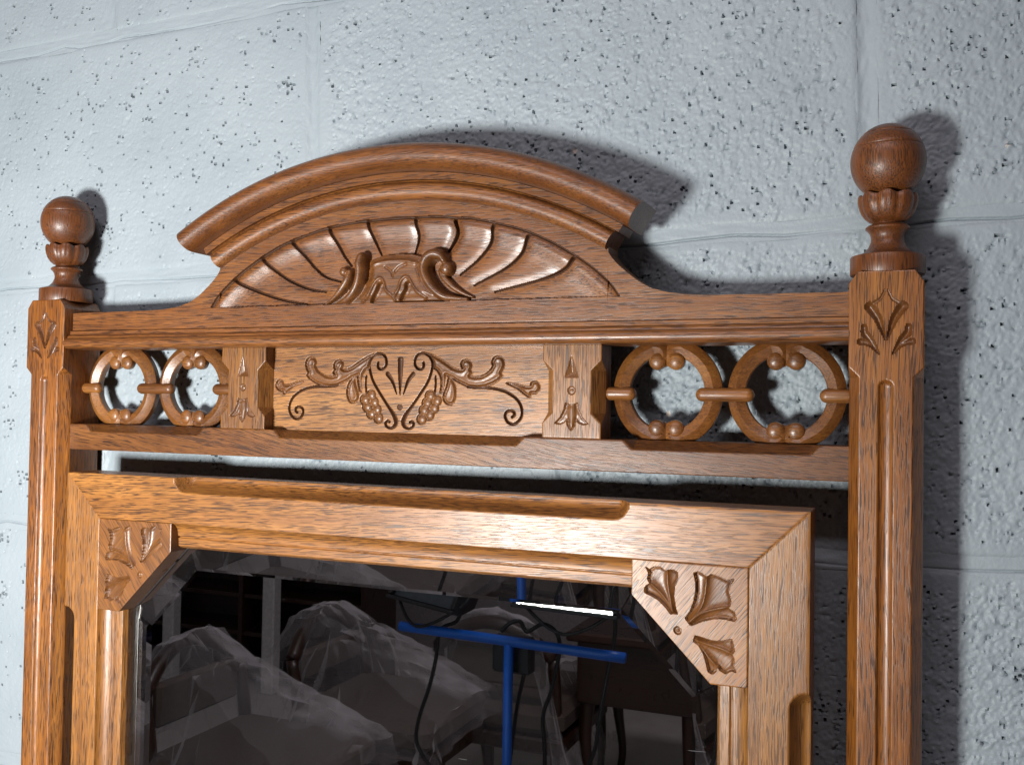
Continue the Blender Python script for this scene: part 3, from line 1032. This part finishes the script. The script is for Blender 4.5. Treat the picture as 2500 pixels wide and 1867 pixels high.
carved('frieze_panel', X, Z, Y, 32.0, M_PANEL, mir, lab, {1: 'leaf_scroll', 2: 'leaf_scroll', 3: 'grape_cluster', 4: 'grape_cluster', 5: 'flute_cuts', 6: 'round_cut', 7: 'incised_stem', 8: 'incised_stem'}, grain=12.0, cutmat={1: M_PANELC, 2: M_PANELC, 3: M_PANELC, 4: M_PANELC, 5: M_HG, 6: M_HG, 7: M_HG, 8: M_HG})

# ---- pierced rings of the frieze: two C-scrolls each, tied by link bars
RC = 32.6
arm = [(6.0, 22.4), (3.4, 23.6), (2.4, 27.2), (4.8, 30.8), (9.5, 31.6)]
for a in range(22, 159, 8):
    arm.append((RC * math.sin(R(a)), RC * math.cos(R(a))))
arm += [(9.5, -31.9), (4.9, -31.6), (2.5, -29.0), (3.4, -26.2), (6.0, -25.2)]
ap = spline(np.array(arm), 4)
k = len(ap)
tt = np.linspace(0, 1, k)
sc = 0.95 + 0.05 * sstep(0.0, 0.12, tt) * sstep(1.0, 0.88, tt)
rprof = [(-5.8, 3.5), (-6.1, -1.6), (-5.5, -2.4), (-0.3, -5.6), (5.5, -2.9), (6.1, -2.0), (5.8, 3.5)]


def knob(x, z, r=6.2):
    P, F = [], []
    n1, n2 = 10, 18
    for i in range(n1 + 1):
        th = math.pi * i / n1
        for j in range(n2):
            ph = 2 * math.pi * j / n2
            P.append((x + r * math.sin(th) * math.cos(ph), 28.4 - 5.0 * math.copysign(abs(math.cos(th)) ** 0.6, math.cos(th)), z + r * math.sin(th) * math.sin(ph)))
    for i in range(n1):
        for j in range(n2):
            a, b = i * n2 + j, i * n2 + (j + 1) % n2
            F.append((a, a + n2, b + n2, b))
    return np.array(P), F


path = np.c_[ap[:, 0], np.full(k, 30.0), ap[:, 1] + 10.3]
v, f = join(sweep(path, rprof, scale=sc), knob(6.6, 10.3 + 21.8), knob(6.6, 10.3 - 25.0))
scr = mk('c_scroll', W(v), f, M_RING, mir, True, 24, 13.0, (0.2063, 0, 0))
vm = v * np.array([-1, 1, 1])
scl = mk('c_scroll', W(vm), [a[::-1] for a in f], M_RING, mir, True, 24, 14.0, (0.2063, 0, 0))
gi = 15.0
for cx in (0.2872, -0.2063, -0.2872):
    for src in (scr, scl):
        q = src.copy()
        COL.objects.link(q)
        q.location.x = cx
        gi += 1.3
        q['grain'] = gi


def link(x0, x1):
    n = 9
    e = 4.8
    pts, rad = [], []
    for i in range(7):
        a = math.pi / 2 * i / 6
        pts.append((x0 + e - e * math.cos(a), 26.4, 9.2))
        rad.append(max(0.15, e * math.sin(a)))
    for i in range(6, -1, -1):
        a = math.pi / 2 * i / 6
        pts.append((x1 - e + e * math.cos(a), 26.4, 9.2))
        rad.append(max(0.15, e * math.sin(a)))
    v, f = tube(pts, rad, 18, 1)
    return v, f


for x0, x1 in ((226.9, 266.8), (-266.8, -226.9), (161.0, 184.8), (-184.8, -161.0), (308.8, 331.0), (-331.0, -308.8)):
    v, f = link(x0, x1)
    gi += 1
    mk('link_bar', W(v), f, M_RING, mir, True, None, gi)

# ---- hung mirror frame
OX, TOP, BOT = 307.2, -63.8, -760.0
FY = -11.5


def frame_h(v, along, n0, n1):
    """depth below the front of the frame at v mm from its outer edge; n0..n1: the stretch with the scooped outer edge"""
    h = np.zeros_like(v)
    h = np.where(v > 37.3, 9.2 * np.sqrt(np.clip(1 - np.clip((48.6 - v) / 11.3, 0, 1) ** 2, 0, 1)) * 0.86, h)
    h = np.where((v > 48.6) & (v < 50.0), 10.2, h)
    h = np.where(v >= 50.0, 8.4 + 0.10 * (v - 50), h)
    h = np.where(v > 56.6, 9.4 + 2.0 * (v - 56.6), h)
    # scoop
    ax = np.minimum(along - n0, n1 - along)
    vv_ = 12.0 - v
    rr = 11.0
    qx, qv = rr - ax, rr - vv_
    dist = np.where((qx > 0) & (qv > 0), rr - np.hypot(qx, qv), np.minimum(ax, vv_))
    s = np.clip(dist / 10.0, 0, 1)
    h = np.maximum(h, np.where(dist > 0, 14.0 * np.sin(s * math.pi / 2), 0))
    h = h + 0.5 * np.exp(-v / 0.7)
    return h


vrow = np.concatenate([lin(0, 13, 0.6), lin(14, 36.5, 1.5), lin(37, 58.6, 0.45)])
along = lin(0, 1, 1 / 560.0)
V_, A_ = np.meshgrid(vrow, along, indexing='ij')
X = -(OX - V_) + 2 * (OX - V_) * A_
Z = TOP - V_
h = frame_h(V_, X, -191.5, 190.5)
mit = np.minimum(X + OX - V_, OX - V_ - X)
h += 0.35 * np.exp(-mit / 0.5)
# structured grid wants axis0 = x, axis1 = z upward
carved('frame_rail', X.T[:, ::-1], Z.T[:, ::-1], (FY + h).T[:, ::-1], 20.0, M_FR, mir, grain=21.0)
zs = np.concatenate([[0], [0.25, 0.45], lin(0.5, 1, 1 / 620.0)])
for side in (1, -1):
    V_, A_ = np.meshgrid(vrow, zs, indexing='ij')
    Z = (BOT + V_) + ((TOP - V_) - (BOT + V_)) * A_
    X = OX - V_
    h = frame_h(V_, -Z, 176.5 if side > 0 else 178.0, 640.0)
    mit = (TOP - V_) - Z
    h += 0.35 * np.exp(-mit / 0.5)
    if side > 0:
        carved('frame_stile', X[::-1], Z[::-1], (FY + h)[::-1], 20.0, M_FV, mir, grain=22.0)
    else:
        carved('frame_stile', -X, Z, FY + h, 20.0, M_FV, mir, grain=26.0)
v, f = box(-OX + 1, OX - 1, FY, 20, BOT - 37, BOT + 58, 1.0)
mk('frame_bottom_rail', W(v), f, M_FR, mir, False, None, 23.0)
v, f = box(-330, 330, 10, 40, -1290, -1220, 1.5)
mk('stretcher', W(v), f, M_RAIL, mir, False, None, 24.0)
for sx in (-1, 1):                                        # pivots that carry the frame between the posts
    v, f = tube([(sx * 305, 12, -400), (sx * 330, 12, -400)], 6, 14, 1)
    mk('pivot', W(v), f, M_TURN, mir)

# ---- corner blocks with palmettes
xs = np.concatenate([lin(193.2, 246.2, 0.5), lin(246.7, 269.7, 0.5)])
low = np.where(xs < 246.2, -124.2 - (xs - 193.2) * (177.4 - 124.2) / 53.0, -177.4)
vv = lin(0, 1, 1 / 150.0)
X = np.repeat(xs[:, None], len(vv), 1)
Z = low[:, None] + (-101.2 - low[:, None]) * vv[None, :]
Y = np.full(X.shape, FY - 0.25)
lab = np.zeros(X.shape, int)
for i, pt in enumerate(CORNER):
    q = inside(X, Z, pt['o'])
    h = 3.6 - 0.6 * sstep(0, 2.5, q)
    for rd in pt['r']:
        t, _ = stroke(X, Z, rd, 1.3)
        h = h - 2.4 * np.exp(-t * 0.95)
    Y = np.where(q > 0, FY + h, Y)
    lab[q > -0.2] = i + 1
(dx, dz), (qx, qz) = CORNER_DOT
r = np.hypot(X - dx, Z - dz)
Y = np.where(r < 2.6, FY + 2.0 * np.sqrt(np.clip(1 - (r / 2.6) ** 2, 0, 1)) - 1.5 * np.exp(-(r / 1.3) ** 2), Y)
lab[r < 2.6] = 4
arris(Y, 0.4)
nm = {1: 'leaf_carving', 2: 'leaf_carving', 3: 'leaf_carving', 4: 'round_cut'}
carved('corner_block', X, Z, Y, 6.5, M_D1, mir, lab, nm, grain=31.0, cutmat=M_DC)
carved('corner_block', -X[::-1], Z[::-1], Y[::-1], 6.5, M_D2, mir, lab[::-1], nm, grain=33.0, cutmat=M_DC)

# ---- bevelled looking-glass
def glass_mat():
    m, nt, b = new_mat('bevelled_glass')
    L = nt.links.new
    b.inputs['Base Color'].default_value = (0.93, 0.96, 0.95, 1)
    b.inputs['Roughness'].default_value = 0.0
    b.inputs['IOR'].default_value = 1.5
    b.inputs['Transmission Weight'].default_value = 1.0
    # dust and fine scratches on the surface
    tc = N(nt, 'ShaderNodeTexCoord')
    o = tc.outputs['Object']
    v = N(nt, 'ShaderNodeTexVoronoi', feature='F1')
    v.inputs['Scale'].default_value = 330
    L(o, v.inputs['Vector'])
    cl = noise(nt, o, 9, 2, 0.5)
    rad = math_n(nt, 'MULTIPLY_ADD', cl, 0.22)
    rad.node.inputs[2].default_value = -0.035
    dust = math_n(nt, 'LESS_THAN', v.outputs['Distance'], rad)
    sel = math_n(nt, 'GREATER_THAN', v.outputs['Color'], 0.55)
    dust = math_n(nt, 'MULTIPLY', dust, sel)
    mp = N(nt, 'ShaderNodeMapping')
    mp.inputs['Rotation'].default_value = (0, R(12), 0)
    mp.inputs['Scale'].default_value = (26, 1, 700)
    L(o, mp.inputs['Vector'])
    sn = noise(nt, mp.outputs[0], 1.0, 1, 0.4)
    scr_ = math_n(nt, 'GREATER_THAN', sn, 0.80)
    mask = math_n(nt, 'MAXIMUM', dust, scr_)
    df = N(nt, 'ShaderNodeBsdfDiffuse')
    df.inputs[0].default_value = (0.75, 0.76, 0.8, 1)
    mx = N(nt, 'ShaderNodeMixShader')
    L(math_n(nt, 'MULTIPLY', mask, 0.16), mx.inputs[0])
    L(b.outputs[0], mx.inputs[1])
    L(df.outputs[0], mx.inputs[2])
    out = nt.nodes['Material Output']
    L(mx.outputs[0], out.inputs['Surface'])
    return m


M_GLASS = glass_mat()
M_SILVER, _nt, _b = new_mat('silvering')
_b.inputs['Metallic'].default_value = 1.0
_b.inputs['Roughness'].default_value = 0.0
_b.inputs['Base Color'].default_value = (0.86, 0.87, 0.88, 1)


def octagon(hx, zt, zb, ct):
    return [(-hx, zb + ct), (-hx, zt - ct), (-hx + ct, zt), (hx - ct, zt), (hx, zt - ct), (hx, zb + ct), (hx - ct, zb), (-hx + ct, zb)][::-1]


GF, GB, DROP = 5.0, 11.0, 2.9
out8 = octagon(250.3, -121.4, -703.0, 59.3)
in8 = octagon(231.5, -140.8, -684.0, 51.4)
n8 = 8
V = [(x, GF, z) for x, z in in8] + [(x, GF + DROP, z) for x, z in out8] + [(x, GB, z) for x, z in out8]
F = [tuple(range(n8))] + [(8 + k, 16 + k, 16 + (k + 1) % 8, 8 + (k + 1) % 8) for k in range(8)] + [tuple(16 + k for k in range(8))[::-1]]
gl = mk('mirror_glass', W(V), F, M_GLASS, mir, False)
gl.data.materials.append(M_SILVER)
gl.data.polygons[len(F) - 1].material_index = 1
for k in range(8):
    a, b = k, (k + 1) % 8
    q = [(*[in8[a][0], GF, in8[a][1]],), (out8[a][0], GF + DROP, out8[a][1]), (out8[b][0], GF + DROP, out8[b][1]), (in8[b][0], GF, in8[b][1])]
    mk('glass_bevel', W(q), [(0, 1, 2, 3)], M_GLASS, gl, False)
v, f = box(-262, 262, 12.5, 19.0, BOT + 30, -112)
mk('backboard', W(v), f, plain('backboard_wood', (0.16, 0.10, 0.06), 0.7), mir, False)

# ================================================================== WHAT THE GLASS REFLECTS
M_BLUE = plain('blue_enamel', (0.015, 0.13, 0.60), 0.32, 0.0, 0.0, 20, 0.5, 0.1)
M_BLACK = plain('black_plastic', (0.018, 0.018, 0.020), 0.45)
M_CORD = plain('black_cord', (0.012, 0.012, 0.013), 0.5)
M_DARKGLASS = plain('dark_lamp_glass', (0.05, 0.06, 0.07), 0.08)
M_DKWOOD = oak('dark_mahogany', 0, (0.020, 0.007, 0.005), (0.040, 0.014, 0.009), (0.065, 0.024, 0.015), 0.4, 0.3)
M_WHITE = plain('white_gloss_paint', (0.62, 0.60, 0.59), 0.4)

KS = 1.30


def far(x, y, z):
    """place on the stand (z from lens height)"""
    return (0.364 + (x - 0.364) * KS, y - 0.425, EYE + z * KS)


ST = Vector((far(-0.197, -0.700, 0)[0], -1.125, 0))
stand = empty('lamp_stand', ST)
tag(stand, 'blue tubular T-bar work lamp stand with one lit lamp and hanging black cords', 'lamp stand')


def local(V, root):
    return np.asarray(V, float) - np.array(root)


v, f = tube([(ST.x, ST.y, 0.30), far(-0.197, -0.7, -0.357)], 0.0094, 16, 1)
mk('pole', local(v, ST), f, M_BLUE, stand)
v, f = tube([(ST.x, ST.y, 0.08), (ST.x, ST.y, 0.52)], 0.0130, 16, 1)
mk('pole_sleeve', local(v, ST), f, M_BLUE, stand)
v, f = tube([far(-0.388, -0.712, -0.356), far(-0.2, -0.700, -0.358), far(-0.013, -0.690, -0.361)], 0.0101, 18, 6)
mk('cross_bar', local(v, ST), f, M_BLUE, stand)
for a in (80, 200, 320):
    dx, dy = math.cos(R(a)) * 0.40, math.sin(R(a)) * 0.40
    v, f = tube([(ST.x, ST.y, 0.42), (ST.x + dx, ST.y + dy, 0.012)], 0.0095, 12, 1)
    mk('leg', local(v, ST), f, M_BLUE, stand)
_a, _b = far(-0.232, -0.752, -0.412), far(-0.168, -0.722, -0.356)
v, f = box(_a[0], _b[0], _a[1], _b[1], _a[2], _b[2], 0.005)
mk('junction_box', local(v, ST), f, M_BLACK, stand, False)
rot = lamp.rotation_euler.to_matrix()


def head(name, at, rotm, lit):
    """flood-lamp head: ribbed housing, rim, glass, bracket; its front looks along the local -Z"""
    def put(v):
        return np.array([tuple(rotm @ Vector(p) + at - ST) for p in np.asarray(v, float)])
    vs_, fs_ = [], []
    hx, hy = 0.108, 0.088
    ring = [(hx, hy, -0.004), (hx, hy, 0.018), (hx * 0.7, hy * 0.62, 0.075), (0.0, 0.0, 0.075)]
    V, F = [], []
    for sx, sy, z in ring[:3]:
        V += [(-sx, -sy, z), (sx, -sy, z), (sx, sy, z), (-sx, sy, z)]
    for i in range(2):
        for k in range(4):
            F.append((i * 4 + k, i * 4 + (k + 1) % 4, i * 4 + 4 + (k + 1) % 4, i * 4 + 4 + k))
    F.append((8, 9, 10, 11))
    V = np.array(V)
    h = mk(name, put(V), F, M_BLACK, stand, False)
    bars = []
    for x0, x1, y0, y1 in ((-hx - 0.003, hx + 0.003, hy - 0.006, hy + 0.004), (-hx - 0.003, hx + 0.003, -hy - 0.004, -hy + 0.003), (-hx - 0.003, -hx + 0.007, -hy + 0.0062, hy - 0.0062), (hx - 0.007, hx + 0.003, -hy + 0.0062, hy - 0.0062)):
        bars.append(box(x0, x1, y0, y1, -0.008, -0.001, 0.001))
    v, f = join(*bars)
    mk('lamp_rim', put(v), f, M_BLACK, h, False)
    v, f = box(-hx + 0.008, hx - 0.008, -hy + 0.007, hy - 0.007, 0.004, 0.008)
    mk('lamp_glass', put(v), f, M_DARKGLASS, h, False)
    for q in range(5):
        v, f = box(-0.045 + q * 0.02, -0.041 + q * 0.02, -0.03, 0.03, 0.073, 0.092)
        mk('cooling_fin', put(v), f, M_BLACK, h, False)
    v, f = tube([(-hx - 0.004, 0, 0.012), (-hx - 0.008, -0.06, 0.012), (0, -hy - 0.042, 0.012), (hx + 0.008, -0.06, 0.012), (hx + 0.004, 0, 0.012)], 0.0035, 8, 8)
    mk('bracket', put(v), f, M_BLACK, h)
    return h


head('lamp_head', LAMP, rot, True)
_h2 = Vector((-0.545, -1.165, EYE - 0.335))
r2 = (Vector((-1.2, 0.2, EYE + 0.5)) - _h2).to_track_quat('-Z', 'Y').to_matrix()
head('lamp_head', _h2, r2, False)
lamp.parent = stand
lamp.location = LAMP - ST
for pts in ([(-0.292, -0.742, -0.322), (-0.301, -0.744, -0.345), (-0.330, -0.746, -0.362), (-0.338, -0.749, -0.408), (-0.349, -0.749, -0.455), (-0.366, -0.749, -0.505), (-0.371, -0.749, -0.541), (-0.359, -0.749, -0.566), (-0.330, -0.745, -0.60), (-0.28, -0.73, -0.75), (-0.26, -0.74, -1.1), (-0.30, -0.80, -1.344)],
            [(-0.215, -0.716, -0.348), (-0.203, -0.722, -0.335), (-0.187, -0.726, -0.331), (-0.176, -0.729, -0.346), (-0.150, -0.729, -0.332), (-0.127, -0.729, -0.345), (-0.124, -0.729, -0.377), (-0.136, -0.729, -0.433), (-0.148, -0.729, -0.473), (-0.144, -0.729, -0.543), (-0.15, -0.72, -0.8), (-0.12, -0.74, -1.2), (-0.05, -0.80, -1.344)],
            [(-0.181, -0.735, -0.41), (-0.192, -0.739, -0.456), (-0.199, -0.739, -0.505), (-0.204, -0.735, -0.556), (-0.215, -0.725, -0.7), (-0.21, -0.725, -1.0), (-0.26, -0.85, -1.344)],
            [(-0.075, -0.775, -0.262), (-0.052, -0.80, -0.33), (-0.058, -0.76, -0.42), (-0.063, -0.745, -0.471), (-0.067, -0.74, -0.507), (-0.077, -0.74, -0.536), (-0.11, -0.735, -0.62), (-0.12, -0.73, -0.9), (-0.05, -0.83, -1.344)]):
    v, f = tube([far(x, y, z) if z > -0.62 else (far(x, y, z)[0], y - 0.425, max(0.006, EYE + z - 0.19 * (1.344 + z) / 0.72)) for x, y, z in pts], 0.0042, 8, 6)
    mk('cord', local(v, ST), f, M_CORD, stand)


# ---- chairs under clear plastic dust sheets
def film():
    m, nt, b = new_mat('clear_plastic_film')
    L = nt.links.new
    b.inputs['Base Color'].default_value = (0.85, 0.82, 0.84, 1)
    b.inputs['Roughness'].default_value = 0.18
    tr = N(nt, 'ShaderNodeBsdfTransparent')
    tr.inputs[0].default_value = (0.97, 0.97, 0.97, 1)
    tc = N(nt, 'ShaderNodeTexCoord')
    o = tc.outputs['Object']
    n1 = math_n(nt, 'MULTIPLY_ADD', noise(nt, o, 5.0, 2, 0.5, 0.2), 0.4)
    n1.node.inputs[2].default_value = 0.30
    lw = N(nt, 'ShaderNodeLayerWeight')
    lw.inputs[0].default_value = 0.40
    n2 = math_n(nt, 'MULTIPLY_ADD', lw.outputs['Facing'], 0.70)
    L(n1, n2.node.inputs[2])
    cr = ramp(nt, [(0.45, (0.045, 0.045, 0.045)), (0.80, (0.12, 0.12, 0.12)), (1.0, (0.60, 0.60, 0.60))])
    L(n2, cr.inputs[0])
    mx = N(nt, 'ShaderNodeMixShader')
    L(cr.outputs[0], mx.inputs[0])
    L(tr.outputs[0], mx.inputs[1])
    L(b.outputs[0], mx.inputs[2])
    bp = N(nt, 'ShaderNodeBump')
    bp.inputs['Strength'].default_value = 0.1
    bp.inputs['Distance'].default_value = 0.01
    L(n1, bp.inputs['Height'])
    L(bp.outputs[0], b.inputs['Normal'])
    L(mx.outputs[0], nt.nodes['Material Output'].inputs['Surface'])
    return m


M_FILM = film()
M_UPH = plain('brown_upholstery', (0.085, 0.060, 0.048), 0.85, 0, 0.4, 90)


def chair(loc, rz, label, seat=0.40, back=0.66):
    c = empty('side_chair', loc)
    c.rotation_euler.z = rz
    tag(c, label, 'chair', 'chairs reflected in the mirror')
    v, f = box(-0.24, 0.24, -0.23, 0.23, seat - 0.09, seat, 0.025)
    mk('seat', v, f, M_UPH, c, False)
    v, f = box(-0.245, 0.245, -0.235, 0.235, seat - 0.14, seat - 0.092, 0.006)
    mk('seat_rail', v, f, M_DKWOOD, c, False)
    n = 9
    V = []
    for i in range(n):
        t = i / (n - 1)
        y = -0.20 + 0.40 * t
        V.append((-0.24 - 0.03 * math.sin(math.pi * t), y, back - 0.10 * (2 * t - 1) ** 2))
    v, f = tube(V, 0.022, 10, 4)
    mk('top_rail', v, f, M_DKWOOD, c)
    for s in (-1, 1):
        v, f = tube([(-0.22, s * 0.2, 0.0), (-0.21, s * 0.2, seat * 0.6), (-0.215, s * 0.2, seat), (-0.24, s * 0.2, back - 0.1)], [0.014, 0.018, 0.02, 0.018], 10, 5)
        mk('leg', v, f, M_DKWOOD, c)
        v, f = tube([(0.235, s * 0.21, 0.0), (0.24, s * 0.215, seat * 0.4), (0.225, s * 0.205, seat - 0.1)], [0.011, 0.016, 0.026], 10, 5)
        mk('leg', v, f, M_DKWOOD, c)
    v, f = box(-0.245, -0.215, -0.17, 0.17, seat + 0.06, back - 0.08, 0.01)
    mk('back_pad', v, f, M_UPH, c, False)
    return c


def sheet(name_label, loc, rz, prof, half_w, hem, seed):
    """plastic film lying over a chair: prof = (x, z) ridge of the drape, falling to both sides"""
    g = np.random.default_rng(seed)
    pr = np.array(prof, float)
    xs = np.sort(np.concatenate([pr[:, 0], np.linspace(pr[0, 0], pr[-1, 0], 24)[1:-1]]))
    zr = np.interp(xs, pr[:, 0], pr[:, 1])
    ts = np.linspace(-1, 1, 23)
    Xg, Tg = np.meshgrid(xs, ts, indexing='ij')
    Zr = np.repeat(zr[:, None], len(ts), 1)
    hm = np.interp(xs, pr[:, 0], np.linspace(hem[0], hem[1], len(pr)))[:, None]
    a = np.abs(Tg)
    drop = np.clip((a - 0.55) / 0.45, 0, 1)
    wf = np.interp(xs, [pr[0, 0], pr[np.argmax(pr[:, 1]), 0], pr[-1, 0]], [0.75, 0.42, 1.0])[:, None]
    Yg = np.sign(Tg) * half_w * (wf * np.minimum(a / 0.55, 1) + (1.22 - wf) * drop)
    Zg = Zr - 0.02 * np.minimum(a / 0.55, 1) ** 2 - drop * np.maximum(Zr - 0.05 - hm, 0.02)
    # creases: each facet of the stiff film tips its own way
    Xg = Xg + g.normal(0, 0.005, Xg.shape)
    Yg = Yg + g.normal(0, 0.006, Xg.shape) + np.sign(Tg) * drop * 0.028 * np.repeat(g.choice([-1, 1], (len(xs), 1)), len(ts), 1)
    Zg = Zg + g.normal(0, 0.0028, Xg.shape)
    P = np.stack([Xg, Yg, Zg], -1).reshape(-1, 3)
    q = grid_faces(*Xg.shape)
    alt = (np.arange(len(q)) + (np.arange(len(q)) // (len(ts) - 1))) % 2 == 0
    T3 = np.vstack([q[alt][:, [0, 1, 2]], q[alt][:, [0, 2, 3]], q[~alt][:, [0, 1, 3]], q[~alt][:, [1, 2, 3]]])
    o = mk('dust_sheet', P, T3, M_FILM, None, smooth=True, sharp=32, loc=loc)
    o.rotation_euler.z = rz
    tag(o, name_label, 'plastic sheet', 'plastic sheets over chairs')
    return o


chair((-1.29, -1.60, 0), 0.0, 'dark chair under a plastic sheet, nearest and leftmost in the mirror')
sheet('clear plastic sheet over the nearest chair, at the left of the mirror', (-1.29, -1.60, 0), 0.0, [(-0.46, 0.34), (-0.36, 0.53), (-0.28, 0.68), (-0.23, 0.695), (-0.12, 0.615), (0.28, 0.415), (0.30, 0.33)], 0.25, (0.10, 0.26), 1)
chair((-1.14, -2.06, 0), 0.0, 'dark chair under a plastic sheet, left of the blue pole in the mirror', 0.43, 0.66)
sheet('clear plastic sheet over the chair left of the blue pole in the mirror', (-1.14, -2.06, 0), 0.0, [(-0.36, 0.56), (-0.29, 0.69), (-0.22, 0.70), (-0.12, 0.64), (0.28, 0.46), (0.30, 0.38)], 0.24, (0.34, 0.30), 2)
chair((-0.86, -2.46, 0), R(-90), 'dark chair under a plastic sheet, directly behind the blue pole in the mirror', 0.40, 0.66)
sheet('clear plastic sheet hanging over the chair directly behind the blue pole', (-0.86, -2.46, 0), R(90), [(-0.30, 0.30), (-0.285, 0.43), (-0.2, 0.47), (0.0, 0.50), (0.16, 0.56), (0.24, 0.70), (0.29, 0.69), (0.32, 0.45), (0.33, 0.2)], 0.22, (0.12, 0.10), 3)

# ---- dark furniture, door frame uprights
tb = empty('side_table', (-0.20, -2.55, 0))
tag(tb, 'dark mahogany table with thin curved legs at the right of the mirror', 'table')
v, f = box(-0.45, 0.55, -0.25, 0.25, 0.60, 0.63, 0.006)
mk('table_top', v, f, M_DKWOOD, tb, False)
v, f = box(-0.42, 0.52, -0.22, 0.22, 0.40, 0.599, 0.004)
mk('drawer_case', v, f, M_DKWOOD, tb, False)
for x in (-0.39, 0.49, -0.06):
    for y in (-0.19, 0.19):
        v, f = tube([(x, y, 0.42), (x * 1.02, y, 0.28), (x * 0.97, y, 0.12), (x * 1.03, y, 0.0)], [0.026, 0.020, 0.014, 0.016], 10, 5)
        mk('leg', v, f, M_DKWOOD, tb)

bk = empty('bookcase', (-2.55, -3.35, 0))
tag(bk, 'tall dark wood bookcase behind the plastic-covered chairs in the mirror', 'bookcase')
v, f = box(-0.78, 0.62, -0.16, -0.14, 0, 1.5)
mk('back_panel', v, f, M_DKWOOD, bk, False)
for x in (-0.78, -0.08, 0.60):
    v, f = box(x, x + 0.025, -0.139, 0.14, 0, 1.5, 0.003)
    mk('upright', v, f, M_DKWOOD, bk, False)
for z in (0.02, 0.22, 0.40, 0.58, 0.78, 1.0, 1.25, 1.48):
    for x0, x1 in ((-0.754, -0.081), (-0.054, 0.599)):
        v, f = box(x0, x1, -0.138, 0.13, z, z + 0.02, 0.002)
        mk('shelf', v, f, M_DKWOOD, bk, False)
for x, lb in ((-2.37, 'white painted upright beside the plastic-covered chairs in the mirror'), (-2.95, 'white painted upright at the far left edge of the mirror glass')):
    v, f = box(-0.033, 0.033, -0.03, 0.03, 0, 2.0, 0.006)
    o = mk('door_upright', v, f, M_WHITE, None, False, loc=(x, -3.12, 0))
    tag(o, lb, 'door frame', 'white uprights in the mirror')
